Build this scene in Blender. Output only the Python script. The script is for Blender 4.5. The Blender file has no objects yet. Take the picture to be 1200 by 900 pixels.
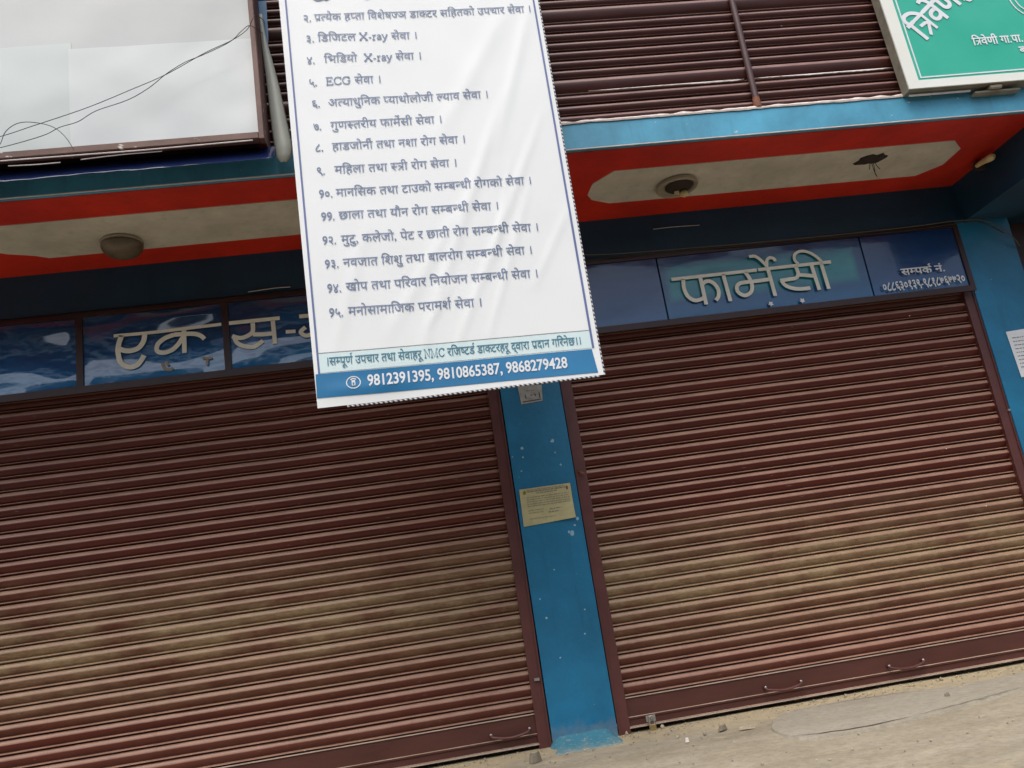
import bpy, bmesh, math, random
from mathutils import Vector, Matrix, noise
random.seed(7)
sc = bpy.context.scene
C = sc.collection
# ------------------------------------------------------------------ camera
cam_d = bpy.data.cameras.new('camera'); cam = bpy.data.objects.new('camera', cam_d); C.objects.link(cam)
R = ((0.98495, -0.090981, -0.146954), (0.119162, -0.258412, 0.958657), (0.125194, 0.961741, 0.243682))
rx, uy, fw = (Vector(r) for r in R)
cam.matrix_world = Matrix(((rx.x, uy.x, -fw.x, 0), (rx.y, uy.y, -fw.y, 0), (rx.z, uy.z, -fw.z, 0), (0, 0, 0, 1)))
cam_d.sensor_width = 36.0; cam_d.lens = 36.0*975.4/1200.0; cam_d.clip_start = 0.05; cam_d.clip_end = 2000
sc.camera = cam
# ------------------------------------------------------------------ light
SUN_EL, SUN_AZ = math.radians(60), math.radians(200)      # azimuth measured from +Y clockwise
w = bpy.data.worlds.new('World'); sc.world = w; w.use_nodes = True
nt = w.node_tree; bg = nt.nodes['Background']
sky = nt.nodes.new('ShaderNodeTexSky'); sky.sky_type = 'NISHITA'; sky.sun_disc = False
sky.sun_elevation = SUN_EL; sky.sun_rotation = SUN_AZ; sky.dust_density = 4.5; sky.air_density = 1.0; sky.ozone_density = 1.0
nt.links.new(sky.outputs[0], bg.inputs[0]); bg.inputs[1].default_value = 0.13
sd = bpy.data.lights.new('sun', 'SUN'); sd.energy = 1.5; sd.angle = math.radians(55); sd.color = (1.0, 0.965, 0.92)
so = bpy.data.objects.new('sun', sd); C.objects.link(so)
sdir = Vector((math.sin(SUN_AZ)*math.cos(SUN_EL), math.cos(SUN_AZ)*math.cos(SUN_EL), math.sin(SUN_EL)))
so.rotation_euler = sdir.to_track_quat('Z', 'Y').to_euler()
vs = sc.view_settings; vs.view_transform = 'Standard'; vs.look = 'None'; vs.gamma = 1; vs.exposure = 0.50
sc.display_settings.display_device = 'sRGB'

# ------------------------------------------------------------------ materials
def newmat(name):
    m = bpy.data.materials.new(name); m.use_nodes = True
    return m, m.node_tree, m.node_tree.nodes['Principled BSDF']
def nd(t, kind, **kw):
    n = t.nodes.new(kind)
    for k, v in kw.items():
        if k.startswith('i_'): n.inputs[k[2:].replace('_', ' ')].default_value = v
        else: setattr(n, k, v)
    return n
def pos(t, scale=(1, 1, 1)):
    g = nd(t, 'ShaderNodeNewGeometry'); mp = nd(t, 'ShaderNodeMapping'); mp.inputs['Scale'].default_value = scale
    t.links.new(g.outputs['Position'], mp.inputs['Vector']); return mp.outputs[0]
def ntex(t, vec, scale, detail=5, rough=.6):
    n = nd(t, 'ShaderNodeTexNoise'); n.inputs['Scale'].default_value = scale; n.inputs['Detail'].default_value = detail
    n.inputs['Roughness'].default_value = rough; t.links.new(vec, n.inputs['Vector']); return n.outputs[0]
def ramp(t, fac, stops):
    r = nd(t, 'ShaderNodeValToRGB'); e = r.color_ramp.elements
    while len(e) < len(stops): e.new(.5)
    for el, (p, c) in zip(e, stops):
        el.position = p; el.color = (*c, 1) if len(c) == 3 else c
    t.links.new(fac, r.inputs[0]); return r.outputs[0]
def g3(v): return (v, v, v)
def mix(t, fac, a, b, mode='MIX'):
    m = nd(t, 'ShaderNodeMix', data_type='RGBA', blend_type=mode)
    for i, x in ((0, fac), (6, a), (7, b)):
        if hasattr(x, 'links') or hasattr(x, 'is_output'): t.links.new(x, m.inputs[i])
        elif i == 0: m.inputs[0].default_value = x
        else: m.inputs[i].default_value = (*x, 1)
    return m.outputs[2]
def mth(t, op, a, b=0.0, c=None):
    m = nd(t, 'ShaderNodeMath', operation=op)
    for i, x in enumerate((a, b) if c is None else (a, b, c)):
        if isinstance(x, (int, float)): m.inputs[i].default_value = x
        else: t.links.new(x, m.inputs[i])
    return m.outputs[0]
def bump(t, b, h, strength=.3, dist=.01):
    n = nd(t, 'ShaderNodeBump'); n.inputs['Strength'].default_value = strength; n.inputs['Distance'].default_value = dist
    t.links.new(h, n.inputs['Height']); t.links.new(n.outputs[0], b.inputs['Normal'])
def simple(name, col, rough=.6, metal=0., var=.15, scale=8, bumpd=0., spec=.5):
    m, t, b = newmat(name)
    p = pos(t); f = ntex(t, p, scale, 6)
    c = ramp(t, f, [(.25, tuple(x*(1-var) for x in col)), (.75, tuple(min(1, x*(1+var)) for x in col))])
    t.links.new(c, b.inputs['Base Color']); b.inputs['Roughness'].default_value = rough; b.inputs['Metallic'].default_value = metal
    b.inputs['Specular IOR Level'].default_value = spec
    if bumpd: bump(t, b, ntex(t, p, scale*6, 4), .5, bumpd)
    return m
def paint_wall(name, col, worn, wamt=.62, rough=.45, vstreak=True, lowfade=False):
    """painted plaster: mottled colour, chips, fine stains, faint trowel relief"""
    m, t, b = newmat(name); p = pos(t)
    f = ntex(t, p, 2.2, 8, .65)
    c = ramp(t, f, [(.25, tuple(x*.66 for x in col)), (.75, tuple(min(1, x*1.25) for x in col))])
    st = ntex(t, pos(t, (14, 14, 1.2)), 1.0, 6, .6)
    c = mix(t, ramp(t, st, [(.55, g3(0)), (.8, g3(.45))]), c, tuple(x*.45 for x in col))
    ch = ntex(t, p, 38, 3, .5)
    c = mix(t, ramp(t, ch, [(wamt+.1, g3(0)), (wamt+.13, g3(1))]), c, worn)
    if lowfade:       # dirt splashed up from the ground, fades over the lowest 35 cm
        s = nd(t, 'ShaderNodeSeparateXYZ'); g = nd(t, 'ShaderNodeNewGeometry'); t.links.new(g.outputs['Position'], s.inputs[0])
        h = mth(t, 'ADD', s.outputs[2], .93); n2 = ntex(t, p, 16, 5)
        k = mth(t, 'SUBTRACT', mth(t, 'MULTIPLY', n2, .26), h)
        k = mth(t, 'MULTIPLY', mth(t, 'ADD', k, .0), 9.0)
        cl = nd(t, 'ShaderNodeClamp'); t.links.new(k, cl.inputs[0])
        c = mix(t, mth(t, 'MULTIPLY', cl.outputs[0], .35), c, (.30, .26, .19))
    t.links.new(c, b.inputs['Base Color']); b.inputs['Roughness'].default_value = rough
    bump(t, b, ntex(t, p, 30, 5), .35, .004)
    return m
def shutter_mat(name, dusty=True, col=(.080, .0100, .0050), dust_highlight=(.41, .245, .17), hi=.86):
    m, t, b = newmat(name)
    g = nd(t, 'ShaderNodeNewGeometry'); s = nd(t, 'ShaderNodeSeparateXYZ'); t.links.new(g.outputs['Position'], s.inputs[0])
    X, Z = s.outputs[0], s.outputs[2]
    p = pos(t)
    f = ntex(t, pos(t, (1.2, 1, 5)), 1.6, 6)
    c = ramp(t, f, [(.25, tuple(x*.66 for x in col)), (.8, tuple(x*1.15 for x in col))])
    # dust tint on upward faces, painting in the slats' bright highlights too
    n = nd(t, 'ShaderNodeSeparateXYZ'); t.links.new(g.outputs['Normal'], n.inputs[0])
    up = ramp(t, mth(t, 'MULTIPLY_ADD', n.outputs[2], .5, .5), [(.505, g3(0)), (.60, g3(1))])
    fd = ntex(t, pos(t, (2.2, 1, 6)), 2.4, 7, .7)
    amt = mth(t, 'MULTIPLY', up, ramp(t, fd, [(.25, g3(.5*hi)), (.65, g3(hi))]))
    c = mix(t, amt, c, dust_highlight)
    if dusty:
        # band of dried mud splash: blotchy, horizontally stretched
        zc = mth(t, 'MULTIPLY_ADD', X, -.045, .0)
        d = mth(t, 'ABSOLUTE', mth(t, 'SUBTRACT', Z, zc))
        band = ramp(t, d, [(.06, g3(1)), (.50, g3(0))])
        bl = ntex(t, pos(t, (1.1, 1, 3.2)), 2.3, 7, .68)
        blr = ramp(t, bl, [(.32, g3(.10)), (.66, g3(1))])
        k = mth(t, 'MULTIPLY', mth(t, 'MULTIPLY', band, blr), .70)
        fine = ntex(t, pos(t, (9, 1, 30)), 3.0, 6, .7)
        dc = ramp(t, fine, [(.3, (.24, .175, .09)), (.7, (.45, .36, .20))])
        c = mix(t, k, c, dc)
        dr = ntex(t, pos(t, (22, 1, .7)), 1.4, 5, .6)        # faint run marks down the curtain
        c = mix(t, ramp(t, dr, [(.60, g3(0)), (.76, g3(.22))]), c, tuple(x*.5 for x in col))
        sc_ = ntex(t, pos(t, (5, 1, 60)), 2.2, 3, .5)        # horizontal rub marks
        c = mix(t, ramp(t, sc_, [(.70, g3(0)), (.74, g3(.55))]), c, (.36, .27, .22))
        low = ramp(t, mth(t, 'MULTIPLY', Z, -1.0), [(.35, g3(0)), (.75, g3(.35))])
        c = mix(t, mth(t, 'MULTIPLY', low, fd), c, (.30, .16, .12))
    sp = nd(t, 'ShaderNodeTexVoronoi'); sp.inputs['Scale'].default_value = 3.1; t.links.new(p, sp.inputs['Vector'])
    c = mix(t, ramp(t, sp.outputs['Distance'], [(.012, g3(1)), (.018, g3(0))]), c, (.6, .55, .45))
    t.links.new(c, b.inputs['Base Color'])
    t.links.new(ramp(t, fd, [(.3, g3(.32)), (.7, g3(.52))]), b.inputs['Roughness']); b.inputs['Specular IOR Level'].default_value = .38
    bump(t, b, ntex(t, p, 60, 4), .25, .002)
    return m
M = {}
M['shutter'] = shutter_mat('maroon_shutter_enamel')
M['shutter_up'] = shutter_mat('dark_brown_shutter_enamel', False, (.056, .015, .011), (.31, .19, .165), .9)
M['rail'] = simple('maroon_rail_paint', (.095, .030, .026), .45, var=.25, scale=6, bumpd=.002)
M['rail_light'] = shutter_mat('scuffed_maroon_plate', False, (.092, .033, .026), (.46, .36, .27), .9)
M['rail_dark'] = simple('dark_frame_paint', (.035, .014, .012), .4, var=.25)
M['rust'] = simple('rusty_steel', (.20, .08, .045), .8, var=.35, scale=40)
M['blue'] = paint_wall('blue_pillar_paint', (.010, .165, .315), (.35, .42, .45), .66, .42, lowfade=True)
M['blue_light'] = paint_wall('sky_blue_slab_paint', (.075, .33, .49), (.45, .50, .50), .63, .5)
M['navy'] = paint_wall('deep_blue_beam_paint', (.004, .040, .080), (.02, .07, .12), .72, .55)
M['red'] = paint_wall('red_ceiling_paint', (.56, .027, .008), (.26, .04, .03), .74, .45)
M['cream_ceiling'] = paint_wall('cream_ceiling_paint', (.58, .55, .46), (.40, .35, .25), .74, .6)
M['mortar'] = simple('pale_mortar', (.62, .55, .50), .9, var=.25, scale=20, bumpd=.006)
M['whitish'] = simple('chipped_white_paint', (.72, .66, .64), .6, var=.15, scale=20)
M['brass'] = simple('old_brass', (.38, .30, .15), .35, .8, scale=30)
M['steel'] = simple('dull_steel', (.45, .44, .42), .4, .8, scale=30)
M['cable'] = simple('black_cable', (.012, .013, .014), .5)
M['cable_olive'] = simple('dusty_olive_cable', (.07, .075, .05), .7)
M['letter'] = simple('cream_cut_lettering', (.80, .80, .68), .5, var=.08)
M['letter_white'] = simple('white_paint_lettering', (.74, .78, .80), .5, var=.05)
M['dark_plastic'] = simple('dark_charred_plastic', (.028, .018, .012), .8, scale=30)
M['bowl'] = simple('grimy_lamp_glass', (.13, .10, .062), .35, var=.35, scale=14)
M['bulb'] = simple('yellowed_bulb', (.62, .50, .26), .35, var=.2, scale=20)
M['cream_plastic'] = simple('cream_plastic', (.30, .26, .19), .45, var=.15)
M['white_flex'] = None

def flex(name, col, col2=None, rough=.32, scale=2.5, coat=0., bd=.0):
    m, t, b = newmat(name); p = pos(t)
    f = ntex(t, p, scale, 5, .55)
    col2 = col2 or tuple(x*.94 for x in col)
    t.links.new(ramp(t, f, [(.3, col2), (.7, col)]), b.inputs['Base Color'])
    b.inputs['Roughness'].default_value = rough; b.inputs['Coat Weight'].default_value = coat; b.inputs['Coat Roughness'].default_value = .12
    if bd: bump(t, b, ntex(t, pos(t, (1, 1, .5)), 3.5, 4, .5), .6, bd)
    return m
M['banner'] = flex('white_vinyl', (.79, .825, .825), (.77, .805, .80), .5, bd=.004)
M['band_pale'] = flex('pale_cyan_print', (.66, .80, .80), (.61, .76, .77), .4)
M['band_blue'] = flex('blue_print', (.035, .21, .42), (.022, .16, .34), .35)
M['ink'] = flex('slate_blue_ink', (.18, .235, .36), (.14, .19, .30), .5)
M['ink_teal'] = flex('teal_ink', (.06, .22, .30), (.05, .17, .25), .5)
M['ink_grey'] = flex('grey_ink', (.22, .21, .20), None, .6)
M['line_blue'] = flex('violet_blue_border_ink', (.12, .16, .36), (.10, .14, .30), .5)
M['green'] = flex('sea_green_vinyl', (.022, .40, .275), (.045, .45, .32), .35)
M['green_white'] = flex('white_lightbox_rim', (.80, .82, .76), (.74, .76, .68), .4)
M['box_side'] = simple('grimy_lightbox_side', (.22, .20, .15), .6, var=.3, scale=12)
M['sheet_a'] = flex('grey_white_flex', (.43, .465, .46), (.38, .41, .405), .4, 1.5, .2, .01)
M['sheet_b'] = flex('cool_white_flex', (.46, .52, .505), (.43, .49, .48), .4, 1.5, .2, .01)
M['sheet_c'] = flex('clean_white_flex', (.53, .57, .57), (.485, .53, .53), .4, 1.5, .2, .01)
M['paper_yellow'] = simple('yellowed_certificate_paper', (.50, .46, .24), .7, var=.12, scale=14)
M['paper_white'] = simple('white_paper', (.72, .76, .78), .7, var=.06)
M['tile_plate'] = simple('worn_number_plate', (.36, .36, .32), .6, var=.25, scale=30)
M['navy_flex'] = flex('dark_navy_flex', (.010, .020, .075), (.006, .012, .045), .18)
M['flap'] = flex('pale_grey_green_flex', (.50, .52, .45), (.40, .43, .38), .4, 4)
M['blue_flap'] = flex('blue_print_flap', (.09, .23, .42), None, .4)

def stitch():
    m, t, b = newmat('stitched_hem_cord')
    wv = nd(t, 'ShaderNodeTexWave'); wv.bands_direction = 'DIAGONAL'; wv.inputs['Scale'].default_value = 26; wv.inputs['Distortion'].default_value = .6
    t.links.new(pos(t), wv.inputs['Vector'])
    t.links.new(ramp(t, wv.outputs[1], [(.42, (.02, .03, .08)), (.58, (.62, .60, .56))]), b.inputs['Base Color'])
    b.inputs['Roughness'].default_value = .8
    return m
M['hem'] = stitch()
def sign_mat(name, top, bot, streak, bd_=.02, teal=False):
    """glossy printed flex: flat blue print with airbrushed bands"""
    m, t, b = newmat(name)
    g = nd(t, 'ShaderNodeNewGeometry'); s = nd(t, 'ShaderNodeSeparateXYZ'); t.links.new(g.outputs['Position'], s.inputs[0])
    n1 = ntex(t, pos(t, (.8, 1, 2.4)), 2.2, 4, .55)
    z = mth(t, 'ADD', mth(t, 'DIVIDE', mth(t, 'SUBTRACT', s.outputs[2], 1.69), .48), mth(t, 'MULTIPLY', mth(t, 'SUBTRACT', n1, .5), .7))
    c = ramp(t, z, [(0.0, bot), (.35, streak), (.9, top)])
    if teal:                     # airbrushed teal box printed behind the word, soft edges
        e1 = mth(t, 'MULTIPLY', mth(t, 'SUBTRACT', .735, mth(t, 'ABSOLUTE', mth(t, 'SUBTRACT', s.outputs[0], 2.635))), 22)
        e2 = mth(t, 'MULTIPLY', mth(t, 'SUBTRACT', .155, mth(t, 'ABSOLUTE', mth(t, 'SUBTRACT', s.outputs[2], 1.965))), 16)
        k1 = mth(t, 'MINIMUM', e1, e2); cl = nd(t, 'ShaderNodeClamp'); t.links.new(k1, cl.inputs[0])
        n2 = ntex(t, pos(t, (1.4, 1, 3)), 2.0, 5, .6)
        c = mix(t, mth(t, 'MULTIPLY', cl.outputs[0], ramp(t, n2, [(.25, g3(.55)), (.65, g3(1))])), c, (.018, .24, .27))
    t.links.new(c, b.inputs['Base Color']); b.inputs['Roughness'].default_value = .22
    b.inputs['Coat Weight'].default_value = 1.0; b.inputs['Coat Roughness'].default_value = .05; b.inputs['Coat IOR'].default_value = 1.75 if 'wrinkled' in name else 1.35
    bump(t, b, ntex(t, pos(t, (1.0, 1, 1.6)), 3.0, 3, .45), .5, bd_)
    return m
M['sign_wrinkled'] = sign_mat('wrinkled_blue_flex', (.008, .04, .12), (.020, .19, .44), (.010, .095, .27), .11)
M['sign_blue'] = sign_mat('glossy_blue_flex', (.006, .04, .12), (.012, .13, .32), (.010, .085, .24))
M['sign_navy'] = sign_mat('glossy_navy_flex', (.006, .030, .11), (.012, .09, .24), (.010, .055, .18))
M['sign_teal'] = sign_mat('glossy_teal_flex', (.006, .04, .12), (.010, .11, .26), (.010, .075, .20), teal=True)

def concrete(name, a, bcol, sc_=1.0):
    m, t, b = newmat(name); p = pos(t)
    f = ntex(t, pos(t, (.6, 1.6, 1)), 2.4*sc_, 8, .68)
    c = ramp(t, f, [(.28, a), (.72, bcol)])
    f2 = ntex(t, p, 26, 8, .78)
    c = mix(t, ramp(t, f2, [(.45, g3(0)), (.7, g3(.6))]), c, tuple(x*.62 for x in a))
    f3 = ntex(t, p, 9, 6, .6)
    c = mix(t, ramp(t, f3, [(.58, g3(0)), (.78, g3(.5))]), c, (.52, .44, .28))
    if name == 'sandy_concrete':          # blown sand gathers against the shutters
        g = nd(t, 'ShaderNodeNewGeometry'); s = nd(t, 'ShaderNodeSeparateXYZ'); t.links.new(g.outputs['Position'], s.inputs[0])
        y = mth(t, 'ADD', s.outputs[1], mth(t, 'MULTIPLY', mth(t, 'SUBTRACT', f3, .5), .9))
        yr = mth(t, 'DIVIDE', mth(t, 'SUBTRACT', y, 5.0), .5)
        c = mix(t, ramp(t, yr, [(0, g3(0)), (.7, g3(.75))]), c, ramp(t, f2, [(.3, (.42, .34, .19)), (.7, (.58, .49, .31))]))
    t.links.new(c, b.inputs['Base Color']); b.inputs['Roughness'].default_value = .9
    h = mth(t, 'ADD', ntex(t, p, 14, 6), mth(t, 'MULTIPLY', ntex(t, p, 90, 4), .4))
    bump(t, b, h, .6, .012)
    return m
M['apron'] = concrete('sandy_concrete', (.26, .225, .155), (.42, .38, .29))
M['patch'] = concrete('smooth_grey_cement', (.31, .28, .215), (.38, .355, .29), 1.4)
M['road'] = concrete('dusty_road', (.12, .11, .09), (.17, .15, .12))
M['earth'] = concrete('dusty_earth', (.20, .16, .11), (.26, .21, .15), .3)
M['stone'] = simple('rubble_grit', (.38, .33, .24), .9, var=.4, scale=40)
M['debris'] = simple('dark_debris', (.20, .175, .13), .9)
def smear_mat():
    m, t, b = newmat('blue_paint_spilt_on_plaster'); p = pos(t)
    g = nd(t, 'ShaderNodeNewGeometry'); s = nd(t, 'ShaderNodeSeparateXYZ'); t.links.new(g.outputs['Position'], s.inputs[0])
    f = ntex(t, p, 11, 7, .7)
    d = mth(t, 'ADD', mth(t, 'MULTIPLY', mth(t, 'SUBTRACT', 5.46, s.outputs[1]), 1.55), mth(t, 'MULTIPLY', f, .9))
    c = ramp(t, d, [(.62, (.05, .22, .30)), (.85, (.16, .28, .30)), (1.0, (.40, .35, .24))])
    f2 = ntex(t, p, 34, 4)
    c = mix(t, ramp(t, f2, [(.55, g3(0)), (.68, g3(.7))]), c, (.42, .40, .32))
    t.links.new(c, b.inputs['Base Color']); b.inputs['Roughness'].default_value = .8
    bump(t, b, ntex(t, p, 30, 5), .7, .01); return m
M['smear'] = smear_mat()
def opp(name, col): return simple(name, col, .8, var=.2, scale=2)

# ------------------------------------------------------------------ mesh helpers
def meshobj(name, bm, mat, parent=None, smooth=False):
    me = bpy.data.meshes.new(name); bm.normal_update(); bm.to_mesh(me); bm.free()
    if smooth:
        for p in me.polygons: p.use_smooth = True
        me.set_sharp_from_angle(angle=.75)
    o = bpy.data.objects.new(name, me); C.objects.link(o)
    if mat is not None: me.materials.append(M[mat] if isinstance(mat, str) else mat)
    if parent: o.parent = parent
    return o
def tag(o, label=None, cat=None, group=None, kind=None):
    if label: o['label'] = label
    if cat: o['category'] = cat
    if group: o['group'] = group
    if kind: o['kind'] = kind
    return o
def empty(name, label, cat, group=None, loc=(0, 0, 0)):
    o = bpy.data.objects.new(name, None); C.objects.link(o); o.empty_display_size = .1
    return tag(o, label, cat, group)
def box(bm, x0, x1, y0, y1, z0, z1, bev=0.):
    r = bmesh.ops.create_cube(bm, size=1); vs_ = r['verts']
    for v in vs_:
        v.co = Vector(((x0+x1)/2+v.co.x*(x1-x0), (y0+y1)/2+v.co.y*(y1-y0), (z0+z1)/2+v.co.z*(z1-z0)))
    if bev:
        es = list({e for v in vs_ for e in v.link_edges})
        bmesh.ops.bevel(bm, geom=es, offset=bev, segments=1, affect='EDGES')
    return bm
def bx(name, mat, parent, *a, bev=0.):
    return meshobj(name, box(bmesh.new(), *a, bev=bev), mat, parent)
def catmull(pts, n=6):
    P = [Vector(p) for p in pts]
    if len(P) < 3: return P
    out = []
    for i in range(len(P)-1):
        p0 = P[max(0, i-1)]; p1 = P[i]; p2 = P[i+1]; p3 = P[min(len(P)-1, i+2)]
        for k in range(n):
            t = k/n
            out.append(.5*((2*p1)+(p2-p0)*t+(2*p0-5*p1+4*p2-p3)*t*t+(3*p1-p0-3*p2+p3)*t**3))
    out.append(P[-1]); return out
def tube(bm, pts, r, seg=6, smooth_n=0):
    P = catmull(pts, smooth_n) if smooth_n else [Vector(p) for p in pts]
    rings = []
    up = Vector((0, 0, 1))
    for i, p in enumerate(P):
        d = (P[min(i+1, len(P)-1)]-P[max(i-1, 0)]).normalized()
        a = d.cross(up if abs(d.dot(up)) < .95 else Vector((0, 1, 0))).normalized(); b = d.cross(a)
        rr = r[i] if isinstance(r, (list, tuple)) else r
        rings.append([bm.verts.new(p+a*math.cos(2*math.pi*k/seg)*rr+b*math.sin(2*math.pi*k/seg)*rr) for k in range(seg)])
    for A, B in zip(rings, rings[1:]):
        for k in range(seg): bm.faces.new((A[k], A[(k+1) % seg], B[(k+1) % seg], B[k]))
    bm.faces.new(rings[0][::-1]); bm.faces.new(rings[-1])
    return bm
def lathe(bm, prof, cx, cy, cz, seg=28):
    rings = []
    for r, z in prof:
        if r < 1e-5: rings.append([bm.verts.new((cx, cy, cz+z))])
        else: rings.append([bm.verts.new((cx+r*math.cos(2*math.pi*k/seg), cy+r*math.sin(2*math.pi*k/seg), cz+z)) for k in range(seg)])
    for A, B in zip(rings, rings[1:]):
        for k in range(seg):
            k2 = (k+1) % seg
            if len(A) == 1: bm.faces.new((A[0], B[k2], B[k]))
            elif len(B) == 1: bm.faces.new((A[k], A[k2], B[0]))
            else: bm.faces.new((A[k], A[k2], B[k2], B[k]))
    bmesh.ops.recalc_face_normals(bm, faces=bm.faces); return bm
def prism(bm, pts, y0, y1):                # outline in x,z extruded along y
    a = [bm.verts.new((x, y0, z)) for x, z in pts]; b = [bm.verts.new((x, y1, z)) for x, z in pts]
    n = len(pts)
    bm.faces.new(a); bm.faces.new(b[::-1])
    for k in range(n): bm.faces.new((a[k], b[k], b[(k+1) % n], a[(k+1) % n]))
    bmesh.ops.recalc_face_normals(bm, faces=bm.faces); return bm
def ribbon(bm, pts, wd, y, th, n=6, f=None):       # painted / cut stroke in the x,z plane, with depth
    P = catmull([(x, 0, z) for x, z in pts], n) if len(pts) > 2 else [Vector((x, 0, z)) for x, z in pts]
    L = []; Rr = []
    for i, p in enumerate(P):
        d = (P[min(i+1, len(P)-1)]-P[max(i-1, 0)]).normalized(); nrm = Vector((-d.z, 0, d.x))*wd/2
        L.append(p+nrm); Rr.append(p-nrm)
    def mk(p, yy): return bm.verts.new((p.x, yy + (f(p.x, p.z) if f else 0), p.z))
    fl = [mk(p, y) for p in L]; fr = [mk(p, y) for p in Rr]
    bl = [mk(p, y+th) for p in L]; br = [mk(p, y+th) for p in Rr]
    for i in range(len(P)-1):
        bm.faces.new((fl[i], fl[i+1], fr[i+1], fr[i])); bm.faces.new((bl[i], br[i], br[i+1], bl[i+1]))
        bm.faces.new((fl[i], bl[i], bl[i+1], fl[i+1])); bm.faces.new((fr[i], fr[i+1], br[i+1], br[i]))
    bm.faces.new((fl[0], fr[0], br[0], bl[0])); bm.faces.new((fl[-1], bl[-1], br[-1], fr[-1]))
    return bm

# ------------------------------------------------------------------ letter shapes (built-in font, own Devanagari joining)
_g = {}
def glyph(ch, off=0.0):
    """(verts, faces, advance) of one character; the advance comes from the shift of a bar set after it"""
    k = (ch, off)
    if k in _g: return _g[k]
    def ev(s):
        c = bpy.data.curves.new('t', 'FONT'); c.body = s; c.resolution_u = 3; c.offset = off
        o = bpy.data.objects.new('t', c); C.objects.link(o)
        me = o.evaluated_get(bpy.context.evaluated_depsgraph_get()).to_mesh()
        v = [(q.co.x, q.co.y) for q in me.vertices]; f = [tuple(p.vertices) for p in me.polygons]
        bpy.data.objects.remove(o); bpy.data.curves.remove(c); return v, f
    bv = ev('|')[0]; ylo = min(y for x, y in bv); yhi = max(y for x, y in bv)
    def barmax(vv):
        lo = {round(x, 3) for x, y in vv if abs(y-ylo) < 1e-3}; hi = {round(x, 3) for x, y in vv if abs(y-yhi) < 1e-3}
        return max(lo & hi)
    bar = barmax(bv)
    v, f = ev(ch) if ch != ' ' else ([], [])
    adv = barmax(ev(ch+'|')[0])-bar
    _g[k] = (v, f, adv); return _g[k]
def clipx(v, f, xmax):
    bm = bmesh.new(); vv = [bm.verts.new((x, y, 0)) for x, y in v]
    for q in f:
        try: bm.faces.new([vv[i] for i in q])
        except ValueError: pass
    bmesh.ops.bisect_plane(bm, geom=bm.verts[:]+bm.edges[:]+bm.faces[:], plane_co=(xmax, 0, 0), plane_no=(1, 0, 0), clear_outer=True)
    bm.verts.index_update(); r = [(a.co.x, a.co.y) for a in bm.verts], [tuple(a.index for a in q.verts) for q in bm.faces]
    bm.free(); return r
def stroke2(pts, wd):
    v = []; f = []
    P = [Vector((a, b, 0)) for a, b in pts]
    for i, p in enumerate(P):
        d = (P[min(i+1, len(P)-1)]-P[max(i-1, 0)]).normalized(); n = Vector((-d.y, d.x, 0))*wd/2
        v += [((p+n).x, (p+n).y), ((p-n).x, (p-n).y)]
    for i in range(len(P)-1): f.append((2*i, 2*i+1, 2*i+3, 2*i+2))
    return v, f
SERIF = {'X': [[(.05, .66), (.62, 0)], [(.62, .66), (.05, 0)], [(0, .66), (.2, .66)], [(.46, .66), (.68, .66)], [(0, 0), (.2, 0)], [(.46, 0), (.68, 0)]],
         'E': [[(.12, 0), (.12, .66)], [(.02, .66), (.52, .66), (.52, .52)], [(.02, 0), (.54, 0), (.56, .16)], [(.12, .34), (.4, .34)], [(.4, .42), (.4, .26)]],
         'C': [[(.58, .5), (.5, .62), (.34, .67), (.16, .6), (.06, .42), (.06, .24), (.16, .07), (.34, 0), (.5, .05), (.6, .17)], [(.58, .67), (.58, .46)]],
         'G': [[(.58, .5), (.5, .62), (.34, .67), (.16, .6), (.06, .42), (.06, .24), (.16, .07), (.34, 0), (.5, .03), (.57, .1), (.57, .28)], [(.44, .29), (.66, .29)], [(.58, .67), (.58, .48)]],
         'N': [[(.12, 0), (.12, .66), (.56, 0), (.56, .66)], [(0, .66), (.14, .66)], [(.46, .66), (.66, .66)], [(.02, 0), (.22, 0)]],
         'M': [[(.1, 0), (.13, .66), (.38, 0), (.62, .66), (.66, 0)], [(0, .66), (.14, .66)], [(.6, .66), (.76, .66)], [(0, 0), (.2, 0)], [(.55, 0), (.76, 0)]],
         'r': [[(.12, 0), (.12, .44)], [(.12, .3), (.2, .42), (.33, .42)], [(.02, 0), (.24, 0)], [(.03, .43), (.12, .43)]],
         'a': [[(.06, .36), (.16, .45), (.28, .43), (.33, .34), (.33, .05), (.4, .01)], [(.33, .26), (.14, .22), (.05, .12), (.12, .01), (.24, .02), (.33, .12)]],
         'y': [[(.04, .44), (.22, .04)], [(.4, .44), (.2, -.06), (.1, -.19), (.02, -.17)], [(-.02, .44), (.12, .44)], [(.32, .44), (.46, .44)]],
         '-': [[(.03, .2), (.25, .2)]]}
SADV = {'X': .72, 'E': .62, 'C': .66, 'G': .72, 'N': .7, 'M': .82, 'r': .36, 'a': .44, 'y': .46, '-': .3}
CONS = set('कखगघङचछजझञटठडढणतथदधनपफबभमयरलवशषसह')
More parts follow.
